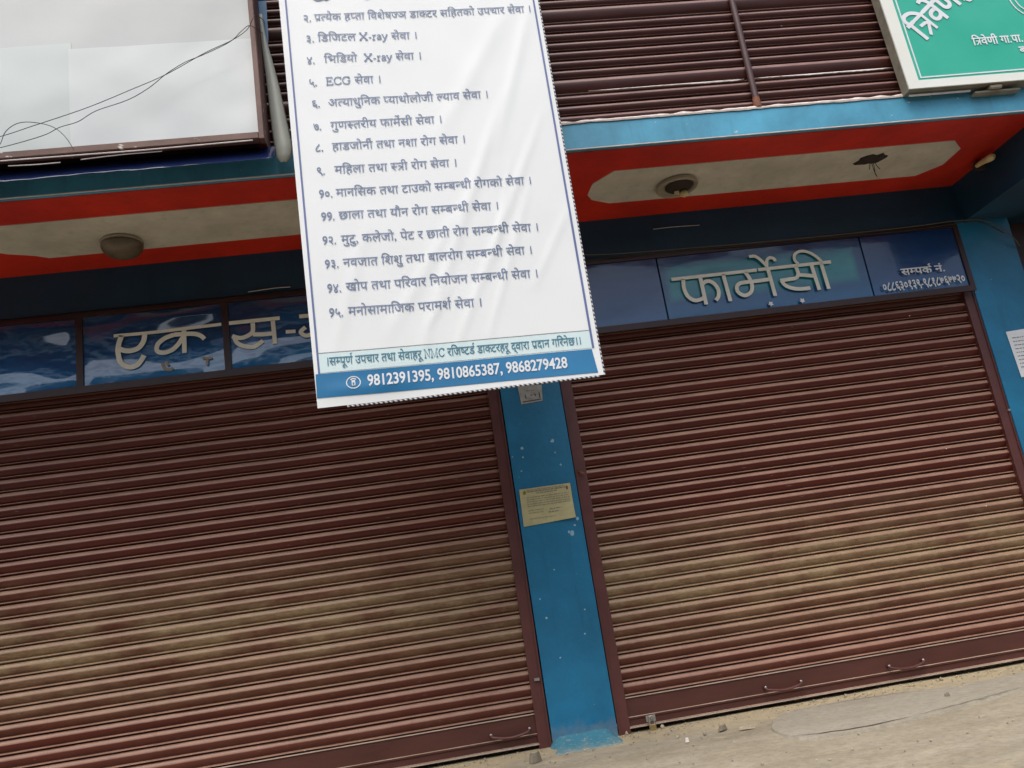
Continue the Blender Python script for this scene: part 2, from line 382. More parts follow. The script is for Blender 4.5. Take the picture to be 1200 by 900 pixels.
def shape(s, off=0.0):
    V = []; F = []; x = 0.0; cnt = [0]
    def put(v, f, dx):
        cnt[0] += 1; n = len(V); V.extend((a+dx, b, cnt[0] % 6) for a, b in v); F.extend(tuple(i+n for i in q) for q in f)
    def barx(v): 
        low = [a for a, b in v if -.03 < b < .12]
        return max(low) if low else max(a for a, b in v)
    i = 0
    while i < len(s):
        c = s[i]
        if c in SERIF:
            for st in SERIF[c]: put(*stroke2(st, .092), x)
            x += SADV[c]; i += 1; continue
        if c not in CONS:
            v, f, a = glyph(c, off); put(v, f, x); x += a; i += 1; continue
        reph = False
        if c == 'र' and s[i+1:i+2] == '्' and s[i+2:i+3] in CONS: reph = True; i += 2
        cl = [s[i]]; i += 1; rakar = False
        while s[i:i+1] == '्' and s[i+1:i+2] in CONS:
            if s[i+1] == 'र': rakar = True
            else: cl.append(s[i+1])
            i += 2
        mt = ''
        while i < len(s) and '\u093e' <= s[i] <= '\u094c' or s[i:i+1] == 'ं': mt += s[i]; i += 1
        if 'ि' in mt:
            v, f, a = glyph('ि', off); put(v, f, x); x += a; mt = mt.replace('ि', '')
        for h in cl[:-1]:
            v, f, a = glyph(h, off); xb = barx(v)
            if h in 'कफ': cx = xb*.97
            elif h in 'टडदहरछ':
                put(v, f, x); vv, ff, _ = glyph('्', off); x += a*.92; put(vv, ff, x); continue
            else: cx = xb-.085-off
            v, f = clipx(v, f, cx); put(v, f, x); x += cx-.01
        if cl[-1] == 'त' and rakar:
            for st in ([(0, .585), (.56, .585)], [(.43, .62), (.43, 0)], [(.43, .27), (.28, .34), (.07, .36)], [(.40, .29), (.25, .16), (.08, .0)]): put(*stroke2(st, .075+off), x)
            rakar = False; xb = .47; a = .56
        else:
            v, f, a = glyph(cl[-1], off); xb = barx(v); put(v, f, x)
        if rakar: put(*stroke2([(xb-.04, .24), (xb-.16, .12), (xb-.32, .02)], .075+off), x)
        if reph:
            hx = x+xb-.03 + (.20 if 'ी' in mt else 0)
            put(*stroke2([(hx, .62), (hx-.03, .74), (hx-.10, .82), (hx-.02, .88), (hx+.07, .85)], .07+off), 0)
        x += a
        for q in mt:
            v, f, a = glyph(q, off); put(v, f, x); x += a
    return V, F, x
def lettering(name, mat, parent, s, ax, az, bx_, bz, y, hgt, off=0.0, dispf=None, th=.0, line_h=.622):
    """set a line of text from (ax,az) to (bx_,bz) in the x,z plane; hgt = height from baseline to headline"""
    V, F, adv = shape(s, off)
    xmax = max(q[0] for q in V); xmin = min(q[0] for q in V)
    L = math.hypot(bx_-ax, bz-az); ux, uz = (bx_-ax)/L, (bz-az)/L
    sx = L/(xmax-xmin); sy = hgt/line_h
    bm = bmesh.new(); vv = []
    for a, b, ly in V:
        px = ax+ux*(a-xmin)*sx-uz*b*sy; pz = az+uz*(a-xmin)*sx+ux*b*sy
        vv.append(bm.verts.new((px, y-.0002*ly+(dispf(px, pz) if dispf else 0), pz)))
    for q in F:
        try: bm.faces.new([vv[k] for k in q])
        except ValueError: pass
    bmesh.ops.recalc_face_normals(bm, faces=bm.faces)
    if th:
        r = bmesh.ops.extrude_face_region(bm, geom=bm.faces[:])
        for v in r['geom']:
            if isinstance(v, bmesh.types.BMVert): v.co.y += th
        bmesh.ops.recalc_face_normals(bm, faces=bm.faces)
    return meshobj(name, bm, mat, parent)

# ================================================================== GROUND
G = -0.93
def wavy_slab(name, mat, x0, x1, y0, y1, z, thick, n=60, m=24, amp=.006):
    bm = bmesh.new(); grid = []
    for j in range(m+1):
        row = []
        for i in range(n+1):
            x = x0+(x1-x0)*i/n; y = y0+(y1-y0)*j/m
            row.append(bm.verts.new((x, y, z+amp*noise.noise(Vector((x*2.3, y*3.1, 0)))*2)))
        grid.append(row)
    for j in range(m):
        for i in range(n): bm.faces.new((grid[j][i], grid[j][i+1], grid[j+1][i+1], grid[j+1][i]))
    lo = [bm.verts.new((x0+(x1-x0)*i/n, y0, z-thick)) for i in range(n+1)]
    for i in range(n): bm.faces.new((lo[i], lo[i+1], grid[0][i+1], grid[0][i]))
    return meshobj(name, bm, mat, None, True)
tag(wavy_slab('shop_apron', 'apron', -9, 12, 2.3, 5.75, G, .45), kind='structure')
bm = bmesh.new(); bmesh.ops.create_grid(bm, x_segments=2, y_segments=2, size=.5)
for v in bm.verts: v.co = Vector((v.co.x*60, -1.35+v.co.y*7.3, G-.42))
tag(meshobj('road', bm, 'road'), kind='structure')
bm = bmesh.new(); bmesh.ops.create_grid(bm, x_segments=2, y_segments=2, size=.5)
for v in bm.verts: v.co = Vector((v.co.x*600, v.co.y*600, G-.46))
tag(meshobj('ground', bm, 'earth'), kind='structure')
# smoother cement repair in the apron: irregular, with its own thickness
rnd = random.Random(3)
outl = [(1.86, 5.04), (1.74, 4.72), (1.80, 4.42), (2.08, 4.38), (2.50, 4.43), (2.90, 4.58), (3.30, 4.70), (3.8, 4.74), (4.1, 4.95), (3.9, 5.12), (3.4, 5.10), (3.14, 5.06), (2.70, 5.20), (2.25, 5.24), (2.0, 5.18)]
P2 = catmull([(a, b, 0) for a, b in outl]+[(1.86, 5.04, 0)], 4)[:-1]
bm = bmesh.new(); cx_, cy_ = 2.9, 4.82
ring0 = []; ring1 = []; ring2 = []
for p in P2:
    j = .012*noise.noise(p*9); d = (Vector((cx_, cy_, 0))-p).normalized()
    q = p+d*j; ring0.append(bm.verts.new((q.x, q.y, G-.012))); q2 = q+d*.015; ring1.append(bm.verts.new((q2.x, q2.y, G+.0125))); q3 = q+d*.16; ring2.append(bm.verts.new((q3.x, q3.y, G+.0145)))
n_ = len(P2)
for A, B in ((ring0, ring1), (ring1, ring2)):
    for k in range(n_): bm.faces.new((A[k], A[(k+1) % n_], B[(k+1) % n_], B[k]))
bm.faces.new(ring2); bmesh.ops.recalc_face_normals(bm, faces=bm.faces)
patch = meshobj('cement_patch', bm, 'patch'); tag(patch, kind='structure')
def crack(pts, wd, seed):
    bm = bmesh.new(); P = catmull([(a, b, 0) for a, b in pts], 14); L = []; Rr = []
    for i, p in enumerate(P):
        t_ = i/(len(P)-1); ww = wd*(.25+.75*math.sin(math.pi*t_))*(.6+.8*abs(noise.noise(Vector((p.x*21, p.y*21, seed)))))
        o = .010*noise.noise(Vector((p.x*13, p.y*13, seed+5)))
        L.append(bm.verts.new((p.x, p.y+o+ww, G+.0165))); Rr.append(bm.verts.new((p.x, p.y+o-ww, G+.0165)))
    for i in range(len(P)-1): bm.faces.new((L[i], Rr[i], Rr[i+1], L[i+1]))
    bmesh.ops.recalc_face_normals(bm, faces=bm.faces); return meshobj('crack', bm, M['crack'], patch)
M['crack'] = simple('dark_crack_dirt', (.075, .062, .045), .95, var=.4, scale=40)
crack([(1.76, 4.50), (2.05, 4.42), (2.40, 4.45)], .009, 1)
crack([(2.42, 4.46), (2.80, 4.56), (3.2, 4.69)], .004, 2)
crack([(2.2, 5.17), (2.5, 5.18), (2.8, 5.12)], .004, 4)
# small rubble and grit along the foot of the shutters
bm = bmesh.new(); rnd = random.Random(11)
for k in range(1800):
    x = rnd.uniform(-3, 6.5); y = 5.46-abs(rnd.gauss(0, .22)); s = rnd.uniform(.002, .007)
    if rnd.random() < .3: y = rnd.uniform(3.2, 5.4)
    if rnd.random() < .03: s *= 2.2
    r = bmesh.ops.create_icosphere(bm, subdivisions=1, radius=s)
    for v in r['verts']:
        v.co *= rnd.uniform(.6, 1.3); v.co += Vector((x, y, G+.004+s*.3))
tag(meshobj('grit', bm, 'stone'), 'fine sandy grit swept against the foot of the closed shutters', kind='stuff')
def chip(name, x, y, sx, sy, h, mat, label, cat, rot=0., seed=1):
    rr = random.Random(seed); bm = bmesh.new(); n = 9; top = []; bot = []
    for k in range(n):
        a = 2*math.pi*k/n; q = rr.uniform(.6, 1.15)
        px, py = math.cos(a)*sx*q, math.sin(a)*sy*q
        X = x+px*math.cos(rot)-py*math.sin(rot); Y = y+px*math.sin(rot)+py*math.cos(rot)
        bot.append(bm.verts.new((X, Y, G+.002))); top.append(bm.verts.new((x+(X-x)*.7, y+(Y-y)*.7, G+.01+h*rr.uniform(.7, 1.2))))
    bm.faces.new(top); bm.faces.new(bot[::-1])
    for k in range(n): bm.faces.new((bot[k], bot[(k+1) % n], top[(k+1) % n], top[k]))
    bmesh.ops.recalc_face_normals(bm, faces=bm.faces)
    o = meshobj(name, bm, mat); tag(o, label, cat, 'small stones and chips on the apron'); return o
chip('concrete_chip', 1.575, 5.06, .05, .016, .018, 'debris', 'dark flat chip lying on the sandy apron right of the padlock', 'chip', .5, 1)
chip('concrete_chip', 1.68, 4.97, .05, .014, .008, 'stone', 'pale sandy flake lying just right of the dark chip on the apron', 'chip', -.2, 2)
chip('pebble', 1.31, 4.90, .012, .012, .014, 'whitish', 'tiny white pebble on the apron below the padlock', 'pebble', 0, 3)
chip('stone', 0.47, 5.10, .045, .03, .04, 'debris', 'small dark stone at the left foot of the blue pillar', 'stone', .8, 4)
chip('pebble', 2.83, 4.80, .018, .016, .02, 'debris', 'small dark pebble sitting on the smooth grey cement patch', 'pebble', 0, 5)

# ================================================================== BUILDING
bld = empty('shop_building', 'two storey shop building with maroon roller shutters, blue pillars and red and cream balcony ceiling', 'building')
YP = 5.46                                            # pillar face
def pillar(x0, x1, z1, label=None):
    bm = bmesh.new(); box(bm, x0, x1, YP, 5.9, G-.3, z1)
    o = meshobj('pillar', bm, 'blue', bld)
    if label: o['label'] = label
    return o
pillar(.625, 1.035, 2.30); pillar(4.245, 4.685, 2.30); pillar(-3.15, -2.725, 2.30)
pillar(8.0, 8.5, 2.3)
# low plaster foot of the middle pillar with spilt blue paint
bm = bmesh.new(); nx, ny = 22, 14; grid = []
for j in range(ny+1):
    row = []
    for i in range(nx+1):
        u = i/nx; v = j/ny
        x = .60+u*.43+.03*noise.noise(Vector((v*3, u*2, 4))); y = YP+.01-v*(.28+.05*noise.noise(Vector((u*3, 2, 1))))
        edge = min(u, 1-u)*2
        z = G+.005+(1-v)**2.2*.055*min(1, edge*4)+.006*noise.noise(Vector((x*16, y*16, 0)))*(1-v)
        if j == ny or i in (0, nx): z = G-.008
        row.append(bm.verts.new((x, y, z)))
    grid.append(row)
for j in range(ny):
    for i in range(nx): bm.faces.new((grid[j][i], grid[j+1][i], grid[j+1][i+1], grid[j][i+1]))
bmesh.ops.recalc_face_normals(bm, faces=bm.faces)
meshobj('pillar_foot', bm, 'smear', bld, True)
# chips of pale paint spots on the pillar (raised splashes)
bm = bmesh.new(); rnd = random.Random(5)
spots = [(.922, .956, .012), (.712, .935, .011), (.709, .872, .006), (.929, .877, .005), (.954, .791, .007), (.685, .782, .006), (.640, .886, .005), (1.003, .423, .010), (.98, .383, .007), (.954, .335, .015), (.935, .345, .008), (.702, -.17, .007), (.955, -.154, .006), (.679, -.048, .006), (.80, .12, .005), (.93, -.30, .006), (.75, -.42, .005)]
for x, z, r in spots:
    pts = [(x+math.cos(a*math.pi/4)*r*rnd.uniform(.6, 1.3), z+math.sin(a*math.pi/4)*r*rnd.uniform(.6, 1.4)) for a in range(8)]
    prism(bm, pts, YP-.0025, YP+.001)
tag(meshobj('paint_splash', bm, flex('pale_splash', (.30, .50, .60)), bld), kind='stuff')
# beam above the shutters and the side beam
bx('beam', 'navy', bld, -8, 4.30, 5.44, 5.9, 2.225, 2.52)
bx('beam', 'navy', bld, 4.30, 12, 5.44, 5.9, 2.30, 2.5195)
bm = bmesh.new(); box(bm, 4.303, 4.72, 4.47, 5.439, 2.21, 2.5185); meshobj('side_beam', bm, 'navy', bld)
bx('shutter_housing', 'rail_dark', bld, -2.62, .60, 5.447, 5.80, 2.172, 2.2245)
bx('shutter_housing', 'rail_dark', bld, 1.06, 4.24, 5.447, 5.80, 2.172, 2.2245)
bx('shop_wall', 'navy', bld, -8, 12, 5.91, 6.1, G, 6.2)
# next bay on the right: dark recess with its own shutter
bx('reveal', 'rail_dark', bld, 4.69, 7.99, 5.80, 5.86, G, 2.30)
# balcony slab with crumbly top lip
def edge_slab():
    bm = bmesh.new(); n = 420; x0, x1 = -8, 12
    yf = 4.413
    ft, fb, st, bt = [], [], [], []
    for i in range(n+1):
        x = x0+(x1-x0)*i/n
        e = .004*noise.noise(Vector((x*5, 0, 0)))
        ft.append(bm.verts.new((x, yf+e*.5, 2.694+e*1.5))); fb.append(bm.verts.new((x, yf, 2.5205+.3*e)))
        st.append(bm.verts.new((x, 4.9, 2.694))); bt.append(bm.verts.new((x, 4.46, 2.5205)))
    for i in range(n):
        bm.faces.new((fb[i], fb[i+1], ft[i+1], ft[i])); bm.faces.new((ft[i], ft[i+1], st[i+1], st[i])); bm.faces.new((fb[i], bt[i], bt[i+1], fb[i+1]))
    bmesh.ops.recalc_face_normals(bm, faces=bm.faces); return bm
meshobj('balcony_slab_edge', edge_slab(), 'blue_light', bld)
bm = bmesh.new(); n = 900; rows = []
for i in range(n+1):
    x = -8+20*i/n
    q = noise.noise(Vector((x*4.2, 3, 0)))*.5+noise.noise(Vector((x*19, 1, 0)))*.35
    d = max(.001, .010+.012*q); h = .010+.010*noise.noise(Vector((x*13, 7, 0)))
    rows.append([bm.verts.new((x, 4.410-.004, 2.694-d)), bm.verts.new((x, 4.404-.003*q, 2.694)), bm.verts.new((x, 4.415, 2.698+max(0, h))), bm.verts.new((x, 4.47, 2.700+max(0, h)))])
for A, B in zip(rows, rows[1:]):
    for k in range(3): bm.faces.new((A[k], B[k], B[k+1], A[k+1]))
bmesh.ops.recalc_face_normals(bm, faces=bm.faces); meshobj('mortar_lip', bm, 'mortar', bld)
bx('balcony_slab', 'red', bld, -8, 12, 4.462, 5.90, 2.5213, 2.69)
bx('ceiling', 'red', bld, -8, 4.302, 4.455, 5.439, 2.5165, 2.5212)
bx('drip_line', 'whitish', bld, -8, 12, 4.4135, 4.4215, 2.5155, 2.5202)
def panel(pts):
    a = bmesh.new(); f = [a.verts.new((x, y, 2.5125)) for x, y in pts]; g = [a.verts.new((x, y, 2.5163)) for x, y in pts]; k = len(pts)
    a.faces.new(f); a.faces.new(g[::-1])
    for i in range(k): a.faces.new((f[i], f[(i+1) % k], g[(i+1) % k], g[i]))
    bmesh.ops.recalc_face_normals(a, faces=a.faces); return meshobj('ceiling_panel', a, 'cream_ceiling', bld)
panel([(1.355, 5.02), (1.362, 4.87), (1.475, 4.722), (3.855, 4.722), (3.98, 4.845), (3.985, 5.06), (3.85, 5.20), (1.54, 5.175), (1.40, 5.10)])
panel([(-2.46, 5.02), (-2.46, 4.87), (-2.33, 4.72), (.22, 4.72), (.34, 4.86), (.34, 5.05), (.22, 5.20), (-2.16, 5.20), (-2.22, 5.15), (-2.36, 5.09)])

# ---- roller shutters
PR = [(.0, .0), (.0055, -.04), (.0110, -.12), (.0150, -.23), (.0160, -.34), (.0135, -.48), (.0080, -.62), (.000, -.745), (-.007, -.770), (.001, -.785), (.0100, -.822), (.0150, -.862), (.0135, -.895), (-.001, -.915), (-.010, -.928), (-.010, -1.0)]
def slat_mesh(name, x0, x1, p, depth=1., mat='shutter', prof=PR, wob=0.0, seed=0, zw=None):
    bm = bmesh.new(); n = 10 if zw is None else 48; cols = []
    for i in range(n+1):
        x = x0+(x1-x0)*i/n; e = wob*noise.noise(Vector((x*1.3, seed, 0)))
        dz = 0.
        if zw is not None:
            e += .007*noise.noise(Vector((x*.8, zw*1.3, 2)))+.004*noise.noise(Vector((x*2.6, zw*3.1, 6)))
            q = max(0, noise.noise(Vector((x*1.7, zw*2.2, 9)))-.35); e += .03*q
            dz = .0018*noise.noise(Vector((x*1.1, zw*40, 3)))
        cols.append([bm.verts.new((x, -o*depth+e, z*p+dz)) for o, z in prof])
    for A, B in zip(cols, cols[1:]):
        for k in range(len(prof)-1):
            bm.faces.new((A[k], A[k+1], B[k+1], B[k]))
    bmesh.ops.recalc_face_normals(bm, faces=bm.faces)
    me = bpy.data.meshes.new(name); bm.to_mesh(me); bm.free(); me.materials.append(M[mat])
    for q in me.polygons: q.use_smooth = True
    if sum(q.normal.y for q in me.polygons) > 0: me.flip_normals()
    return me
def shutter(x0, x1, label, hand, z_top=1.655):
    root = bpy.data.objects.new('roller_shutter', None); C.objects.link(root); root.parent = bld; root['label'] = label
    pitch = .0862; ys = 5.515
    gw = .078
    zb = -.725; n = int(math.ceil((z_top+.06-zb)/pitch))
    rr = random.Random(int(x0*10)+50)
    for k in range(n):
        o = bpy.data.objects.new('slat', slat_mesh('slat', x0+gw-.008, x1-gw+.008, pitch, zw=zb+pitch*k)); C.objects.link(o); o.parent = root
        o.location = (0, ys+rr.uniform(-.0015, .0015), zb+pitch*(k+1)+rr.uniform(-.0008, .0008)); o.rotation_euler = (rr.uniform(-.02, .02), 0, 0)
    # guides: folded channel, slightly proud
    for xa, xb, s in ((x0, x0+gw, 1), (x1-gw, x1, -1)):
        bm = bmesh.new(); box(bm, xa, xb, 5.476, 5.484, G, z_top+.02)
        xi = xb if s > 0 else xa
        box(bm, min(xi, xi-.006*s), max(xi, xi-.006*s), 5.484, 5.56, G, z_top+.02)
        box(bm, (xa if s > 0 else xb-.012), (xa+.012 if s > 0 else xb), 5.468, 5.476, G, z_top+.02)
        meshobj('guide_rail', bm, 'rail', root)
    # bottom plate with a fold and an angle lip
    bm = bmesh.new(); a, b = x0+gw-.004, x1-gw+.004
    prism_pts = [(0, -.722), (.010, -.722), (.012, -.728), (.004, -.735), (.004, -.838), (.010, -.842), (.010, -.852), (.002, -.856), (.002, -.893), (.026, -.897), (.028, -.903), (.0, -.903)]
    A = [bm.verts.new((a, 5.500-o, z)) for o, z in prism_pts]; B = [bm.verts.new((b, 5.500-o, z)) for o, z in prism_pts]; k = len(A)
    for i in range(k): bm.faces.new((A[i], B[i], B[(i+1) % k], A[(i+1) % k]))
    bm.faces.new(A[::-1]); bm.faces.new(B); bmesh.ops.recalc_face_normals(bm, faces=bm.faces)
    meshobj('bottom_rail', bm, 'rail_light', root)
    for hx in hand:
        bm = bmesh.new(); w_ = .12
        tube(bm, [(hx-w_, 5.50, -.803), (hx-w_, 5.468, -.803), (hx-w_+.02, 5.455, -.818), (hx, 5.450, -.832), (hx+w_-.02, 5.455, -.818), (hx+w_, 5.468, -.803), (hx+w_, 5.50, -.803)], .008, 8, 3)
        h = meshobj('handle', bm, 'rail', root, True)
        bm = bmesh.new()
        for q in (hx-w_, hx+w_):
            r = bmesh.ops.create_icosphere(bm, subdivisions=2, radius=.009)
            for v in r['verts']: v.co = Vector((v.co.x+q, v.co.y*.7+5.463, v.co.z-.800))
        bo = meshobj('bolt', bm, 'steel', root, True)
    return root
shutter(-2.72, .617, 'left roller shutter below the sign panels with torn lettering', [.375, -1.25])
shutter(1.043, 4.243, 'right roller shutter with a padlock at its lower left corner', [2.15, 3.0])
s3 = shutter(4.70, 7.98, 'dark shutter of the next bay at the far right edge', [])
# hinge lugs and bolts on the guides
bm = bmesh.new()
tube(bm, [(1.066, 5.478, .735), (1.076, 5.452, .722), (1.10, 5.45, .708)], .007, 6); meshobj('lug', bm, 'rust', bld)
bm = bmesh.new(); box(bm, .568, .60, 5.455, 5.476, -.532, -.516); meshobj('lug', bm, 'steel', bld)
bm = bmesh.new(); box(bm, 4.228, 4.246, 5.46, 5.476, .745, .76); meshobj('lug', bm, 'steel', bld)

# ---- upper storey: shutters between mullions
def upper():
    zs = []; z = 2.700
    for h, kind in [(.068, 's'), (.069, 's'), (.072, 's'), (.112, 'r')]+[(.0672, 's')]*6+[(.112, 'r')]+[(.0672, 's')]*7+[(.112, 'r')]:
        zs.append((z, h, kind)); z += h
    edges = [-7.9, -5.0, -3.25, -1.45, .46, 2.375, 4.29, 6.2, 8.1, 10, 11.9]
    RP = [(.0, 0), (.010, -.03), (.022, -.12), (.026, -.28), (.024, -.45), (.014, -.66), (.006, -.80), (-.002, -.83), (.006, -.86), (.010, -.90), (.003, -.95), (-.006, -.97), (-.006, -1.0)]
    for a, b in zip(edges, edges[1:]):
        if b < -3.3 or a > 6.3: continue
        root = bpy.data.objects.new('upper_shutter', None); C.objects.link(root); root.parent = bld
        ms = slat_mesh('slat', a+.004, b-.004, .0672, .9, 'shutter_up', seed=a, wob=.003)
        ml = slat_mesh('slat', a+.004, b-.004, .0700, .85, 'shutter_up', seed=a+1, wob=.003)
        mr = slat_mesh('lock_slat', a+.004, b-.004, .112, .9, 'shutter_up', RP)
        for z, h, k in zs:
            o = bpy.data.objects.new('slat' if k == 's' else 'lock_slat', ms if k == 's' and h < .068 else ml if k == 's' else mr)
            C.objects.link(o); o.parent = root; o.location = (0, 4.462, z+h)
    for x in edges[1:-1]:
        bm = bmesh.new(); tube(bm, [(x, 4.422, 2.702), (x+.003, 4.422, 3.4), (x+.006, 4.422, 4.25)], .020, 10)
        meshobj('mullion', bm, 'rail_up', bld, True)
        bm = bmesh.new(); lathe(bm, [(0, .075), (.0222, .07), (.0235, .03), (.024, 0), (0, -.001)], x, 4.422, 2.7005, 12); meshobj('mullion_foot', bm, 'rust', bld, True)
M['rail_up'] = simple('dull_brown_pipe_paint', (.075, .038, .038), .5, var=.2, scale=10)
upper()
# bare, flaked white paint along the lower lock slat
bm = bmesh.new()
def flake(x0, x1, z, hmax, seed):
    n = max(8, int((x1-x0)/.012)); up_ = []; dn = []
    for i in range(n+1):
        x = x0+(x1-x0)*i/n; t_ = i/n
        hh = hmax*(.18+.82*max(0, noise.noise(Vector((x*3.3, seed, 0)))+.45))*min(1, t_*9, (1-t_)*12)*(.7+.5*noise.noise(Vector((x*40, seed, 1))))
        up_.append((x, z)); dn.append((x, z-max(.001, hh)))
    a = [bm.verts.new((x, 4.4495, q)) for x, q in up_]; b = [bm.verts.new((x, 4.4470, q)) for x, q in dn]; c = [bm.verts.new((x, 4.4600, q-.002)) for x, q in dn]
    for i in range(n): bm.faces.new((a[i], a[i+1], b[i+1], b[i])); bm.faces.new((b[i], b[i+1], c[i+1], c[i]))
flake(1.33, 2.345, 2.931, .012, 1); flake(1.95, 2.33, 2.928, .017, 4); flake(2.40, 3.36, 2.931, .020, 2)
bmesh.ops.recalc_face_normals(bm, faces=bm.faces); meshobj('flaked_paint', bm, 'whitish', bld)
bx('upper_wall', 'navy', bld, -8, 12, 4.47, 5.905, 4.27, 6.2)
# narrow blue upper pillar behind the white board edge
bx('lintel', 'blue_light', bld, -8, 12, 4.40, 4.469, 4.27, 4.45)

# ================================================================== SIGNS OVER THE SHUTTERS
YS = 5.42
def flexpanel(name, x0, x1, z0, z1, y, mat, parent, amp=.006, seed=0, nx=26, nz=14):
    bm = bmesh.new(); g = []
    for j in range(nz+1):
        r = []
        for i in range(nx+1):
            x = x0+(x1-x0)*i/nx; z = z0+(z1-z0)*j/nz; e = min(i, nx-i, j, nz-j) > 0
            d = amp*noise.noise(Vector((x*2.1+seed, z*4.2, seed))) if e else 0
            r.append(bm.verts.new((x, y+d, z)))
        g.append(r)
    for j in range(nz):
        for i in range(nx): bm.faces.new((g[j][i], g[j][i+1], g[j+1][i+1], g[j+1][i]))
    # back
    c = [bm.verts.new((x, y+.02, z)) for x, z in ((x0, z0), (x1, z0), (x1, z1), (x0, z1))]
    bm.faces.new(c[::-1])
    o = meshobj(name, bm, mat, parent, True); return o
lsg = empty('shop_sign', 'glossy blue sign strip with torn cream letters above the left shutter', 'sign', 'blue sign strips over the shutters')
for k, (a, b) in enumerate(((-2.99, -2.092), (-2.048, -1.157), (-1.122, -.24), (-.20, .60))):
    flexpanel('sign_panel', a, b, 1.700, 2.168, YS, 'sign_wrinkled', lsg, .016, k*3.7)
for x in (-3.01, -2.07, -1.14, -.22, .615):
    bx('frame_post', 'rail_dark', lsg, x-.021, x+.021, YS-.012, YS+.012, 1.700, 2.168)
bx('frame_rail', 'rail_dark', lsg, -3.03, .60, YS-.014, YS+.014, 1.652, 1.699)
bx('frame_rail', 'rail_dark', lsg, -3.03, .60, YS-.012, YS+.014, 2.169, 2.192)
YL = YS-.022
def lett(name, strokes, w_=.036, parent=lsg, mat='letter'):
    bm = bmesh.new()
    for k, s in enumerate(strokes): ribbon(bm, s, w_*.80, YL+.002-.0007*k, .0025, 5)
    bmesh.ops.recalc_face_normals(bm, faces=bm.faces)
    return meshobj(name, bm, mat, parent)
# e
lett('letter', [[(-1.80, 2.012), (-1.822, 1.95), (-1.826, 1.89), (-1.81, 1.825), (-1.765, 1.79), (-1.715, 1.795), (-1.685, 1.825), (-1.665, 1.858)],
                [(-1.822, 1.925), (-1.785, 1.905), (-1.74, 1.90), (-1.695, 1.915), (-1.665, 1.955), (-1.655, 2.000)]], .040)
# ka
lett('letter', [[(-1.406, 2.00), (-1.410, 1.845)], [(-1.47, 1.978), (-1.53, 1.960), (-1.575, 1.925), (-1.582, 1.880), (-1.545, 1.862), (-1.49, 1.873), (-1.45, 1.905), (-1.41, 1.960)],
                [(-1.47, 1.978), (-1.40, 1.975), (-1.34, 1.968), (-1.30, 1.950), (-1.278, 1.925)]], .036)
# headline bars (the left one is partly wrinkled away)
lett('headline', [[(-1.85, 2.015), (-1.60, 2.010), (-1.30, 2.014), (-1.165, 2.016)]], .026)
lett('headline', [[(-1.115, 2.017), (-.784, 2.015)]], .032)
lett('letter', [[(-.962, 2.0), (-.966, 1.942), (-1.00, 1.915), (-1.05, 1.905), (-1.10, 1.925)], [(-1.09, 1.922), (-1.07, 1.872), (-1.02, 1.842), (-.96, 1.835), (-.905, 1.868)],
                [(-.966, 1.920), (-.90, 1.913), (-.838, 1.912)], [(-.830, 2.00), (-.828, 1.838)]], .035)
lett('letter', [[(-.752, 1.913), (-.688, 1.910)]], .030)
lett('letter', [[(-.655, 2.012), (-.50, 2.008), (-.30, 2.008)], [(-.62, 1.93), (-.655, 1.90), (-.62, 1.87), (-.57, 1.89), (-.56, 1.95), (-.50, 1.99)], [(-.57, 1.89), (-.50, 1.84), (-.44, 1.80)]], .034)
lett('letter_fragment', [[(-1.555, 1.790), (-1.54, 1.755), (-1.51, 1.740), (-1.487, 1.75)], [(-1.53, 1.80), (-1.515, 1.77)]], .022, mat='cream_plastic')
lett('letter_fragment', [[(-1.30, 1.800), (-1.265, 1.790), (-1.238, 1.792)], [(-1.268, 1.79), (-1.272, 1.745)]], .020, mat='cream_plastic')

rsg = empty('shop_sign', 'glossy blue pharmacy sign strip with large cream word above the right shutter', 'sign', 'blue sign strips over the shutters')
flexpanel('sign_panel', 1.07, 1.868, 1.700, 2.168, YS, 'sign_navy', rsg, .006, 2)
flexpanel('sign_panel', 1.880, 3.425, 1.700, 2.168, YS, 'sign_teal', rsg, .005, 9, 50)
flexpanel('sign_panel', 3.437, 4.185, 1.700, 2.168, YS, 'sign_navy', rsg, .005, 15)
bx('frame_post', 'rail_dark', rsg, 4.187, 4.225, YS-.012, YS+.012, 1.655, 2.190)
bx('frame_rail', 'rail_dark', rsg, 1.06, 4.186, YS-.014, YS+.014, 1.655, 1.699)
bx('frame_rail', 'rail_dark', rsg, 1.06, 4.186, YS-.012, YS+.014, 2.169, 2.190)
W = .034
lett('headline', [[(1.948, 1.990), (2.588, 1.992)]], .030, rsg)
lett('headline', [[(2.60, 1.993), (3.160, 1.994)]], .030, rsg)
lett('letter', [[(2.034, 1.984), (2.026, 1.915), (2.042, 1.850), (2.085, 1.815), (2.130, 1.818), (2.155, 1.830)], [(2.160, 1.985), (2.161, 1.775)], [(2.163, 1.925), (2.190, 1.945), (2.225, 1.944), (2.257, 1.915), (2.272, 1.870), (2.262, 1.825), (2.238, 1.798)]], W, rsg)
lett('letter', [[(2.333, 1.985), (2.343, 1.780)]], W, rsg)
lett('letter', [[(2.500, 1.985), (2.520, 1.935), (2.527, 1.875), (2.505, 1.828), (2.458, 1.810), (2.416, 1.838), (2.412, 1.880), (2.445, 1.906), (2.50, 1.908)], [(2.47, 1.909), (2.60, 1.909), (2.662, 1.912)], [(2.672, 2.00), (2.680, 1.782)]], W, rsg)
lett('vowel_mark', [[(2.555, 2.100), (2.600, 2.098), (2.640, 2.060), (2.674, 2.005)], [(2.672, 2.02), (2.680, 2.055), (2.705, 2.075), (2.735, 2.066), (2.742, 2.044)]], .028, rsg)
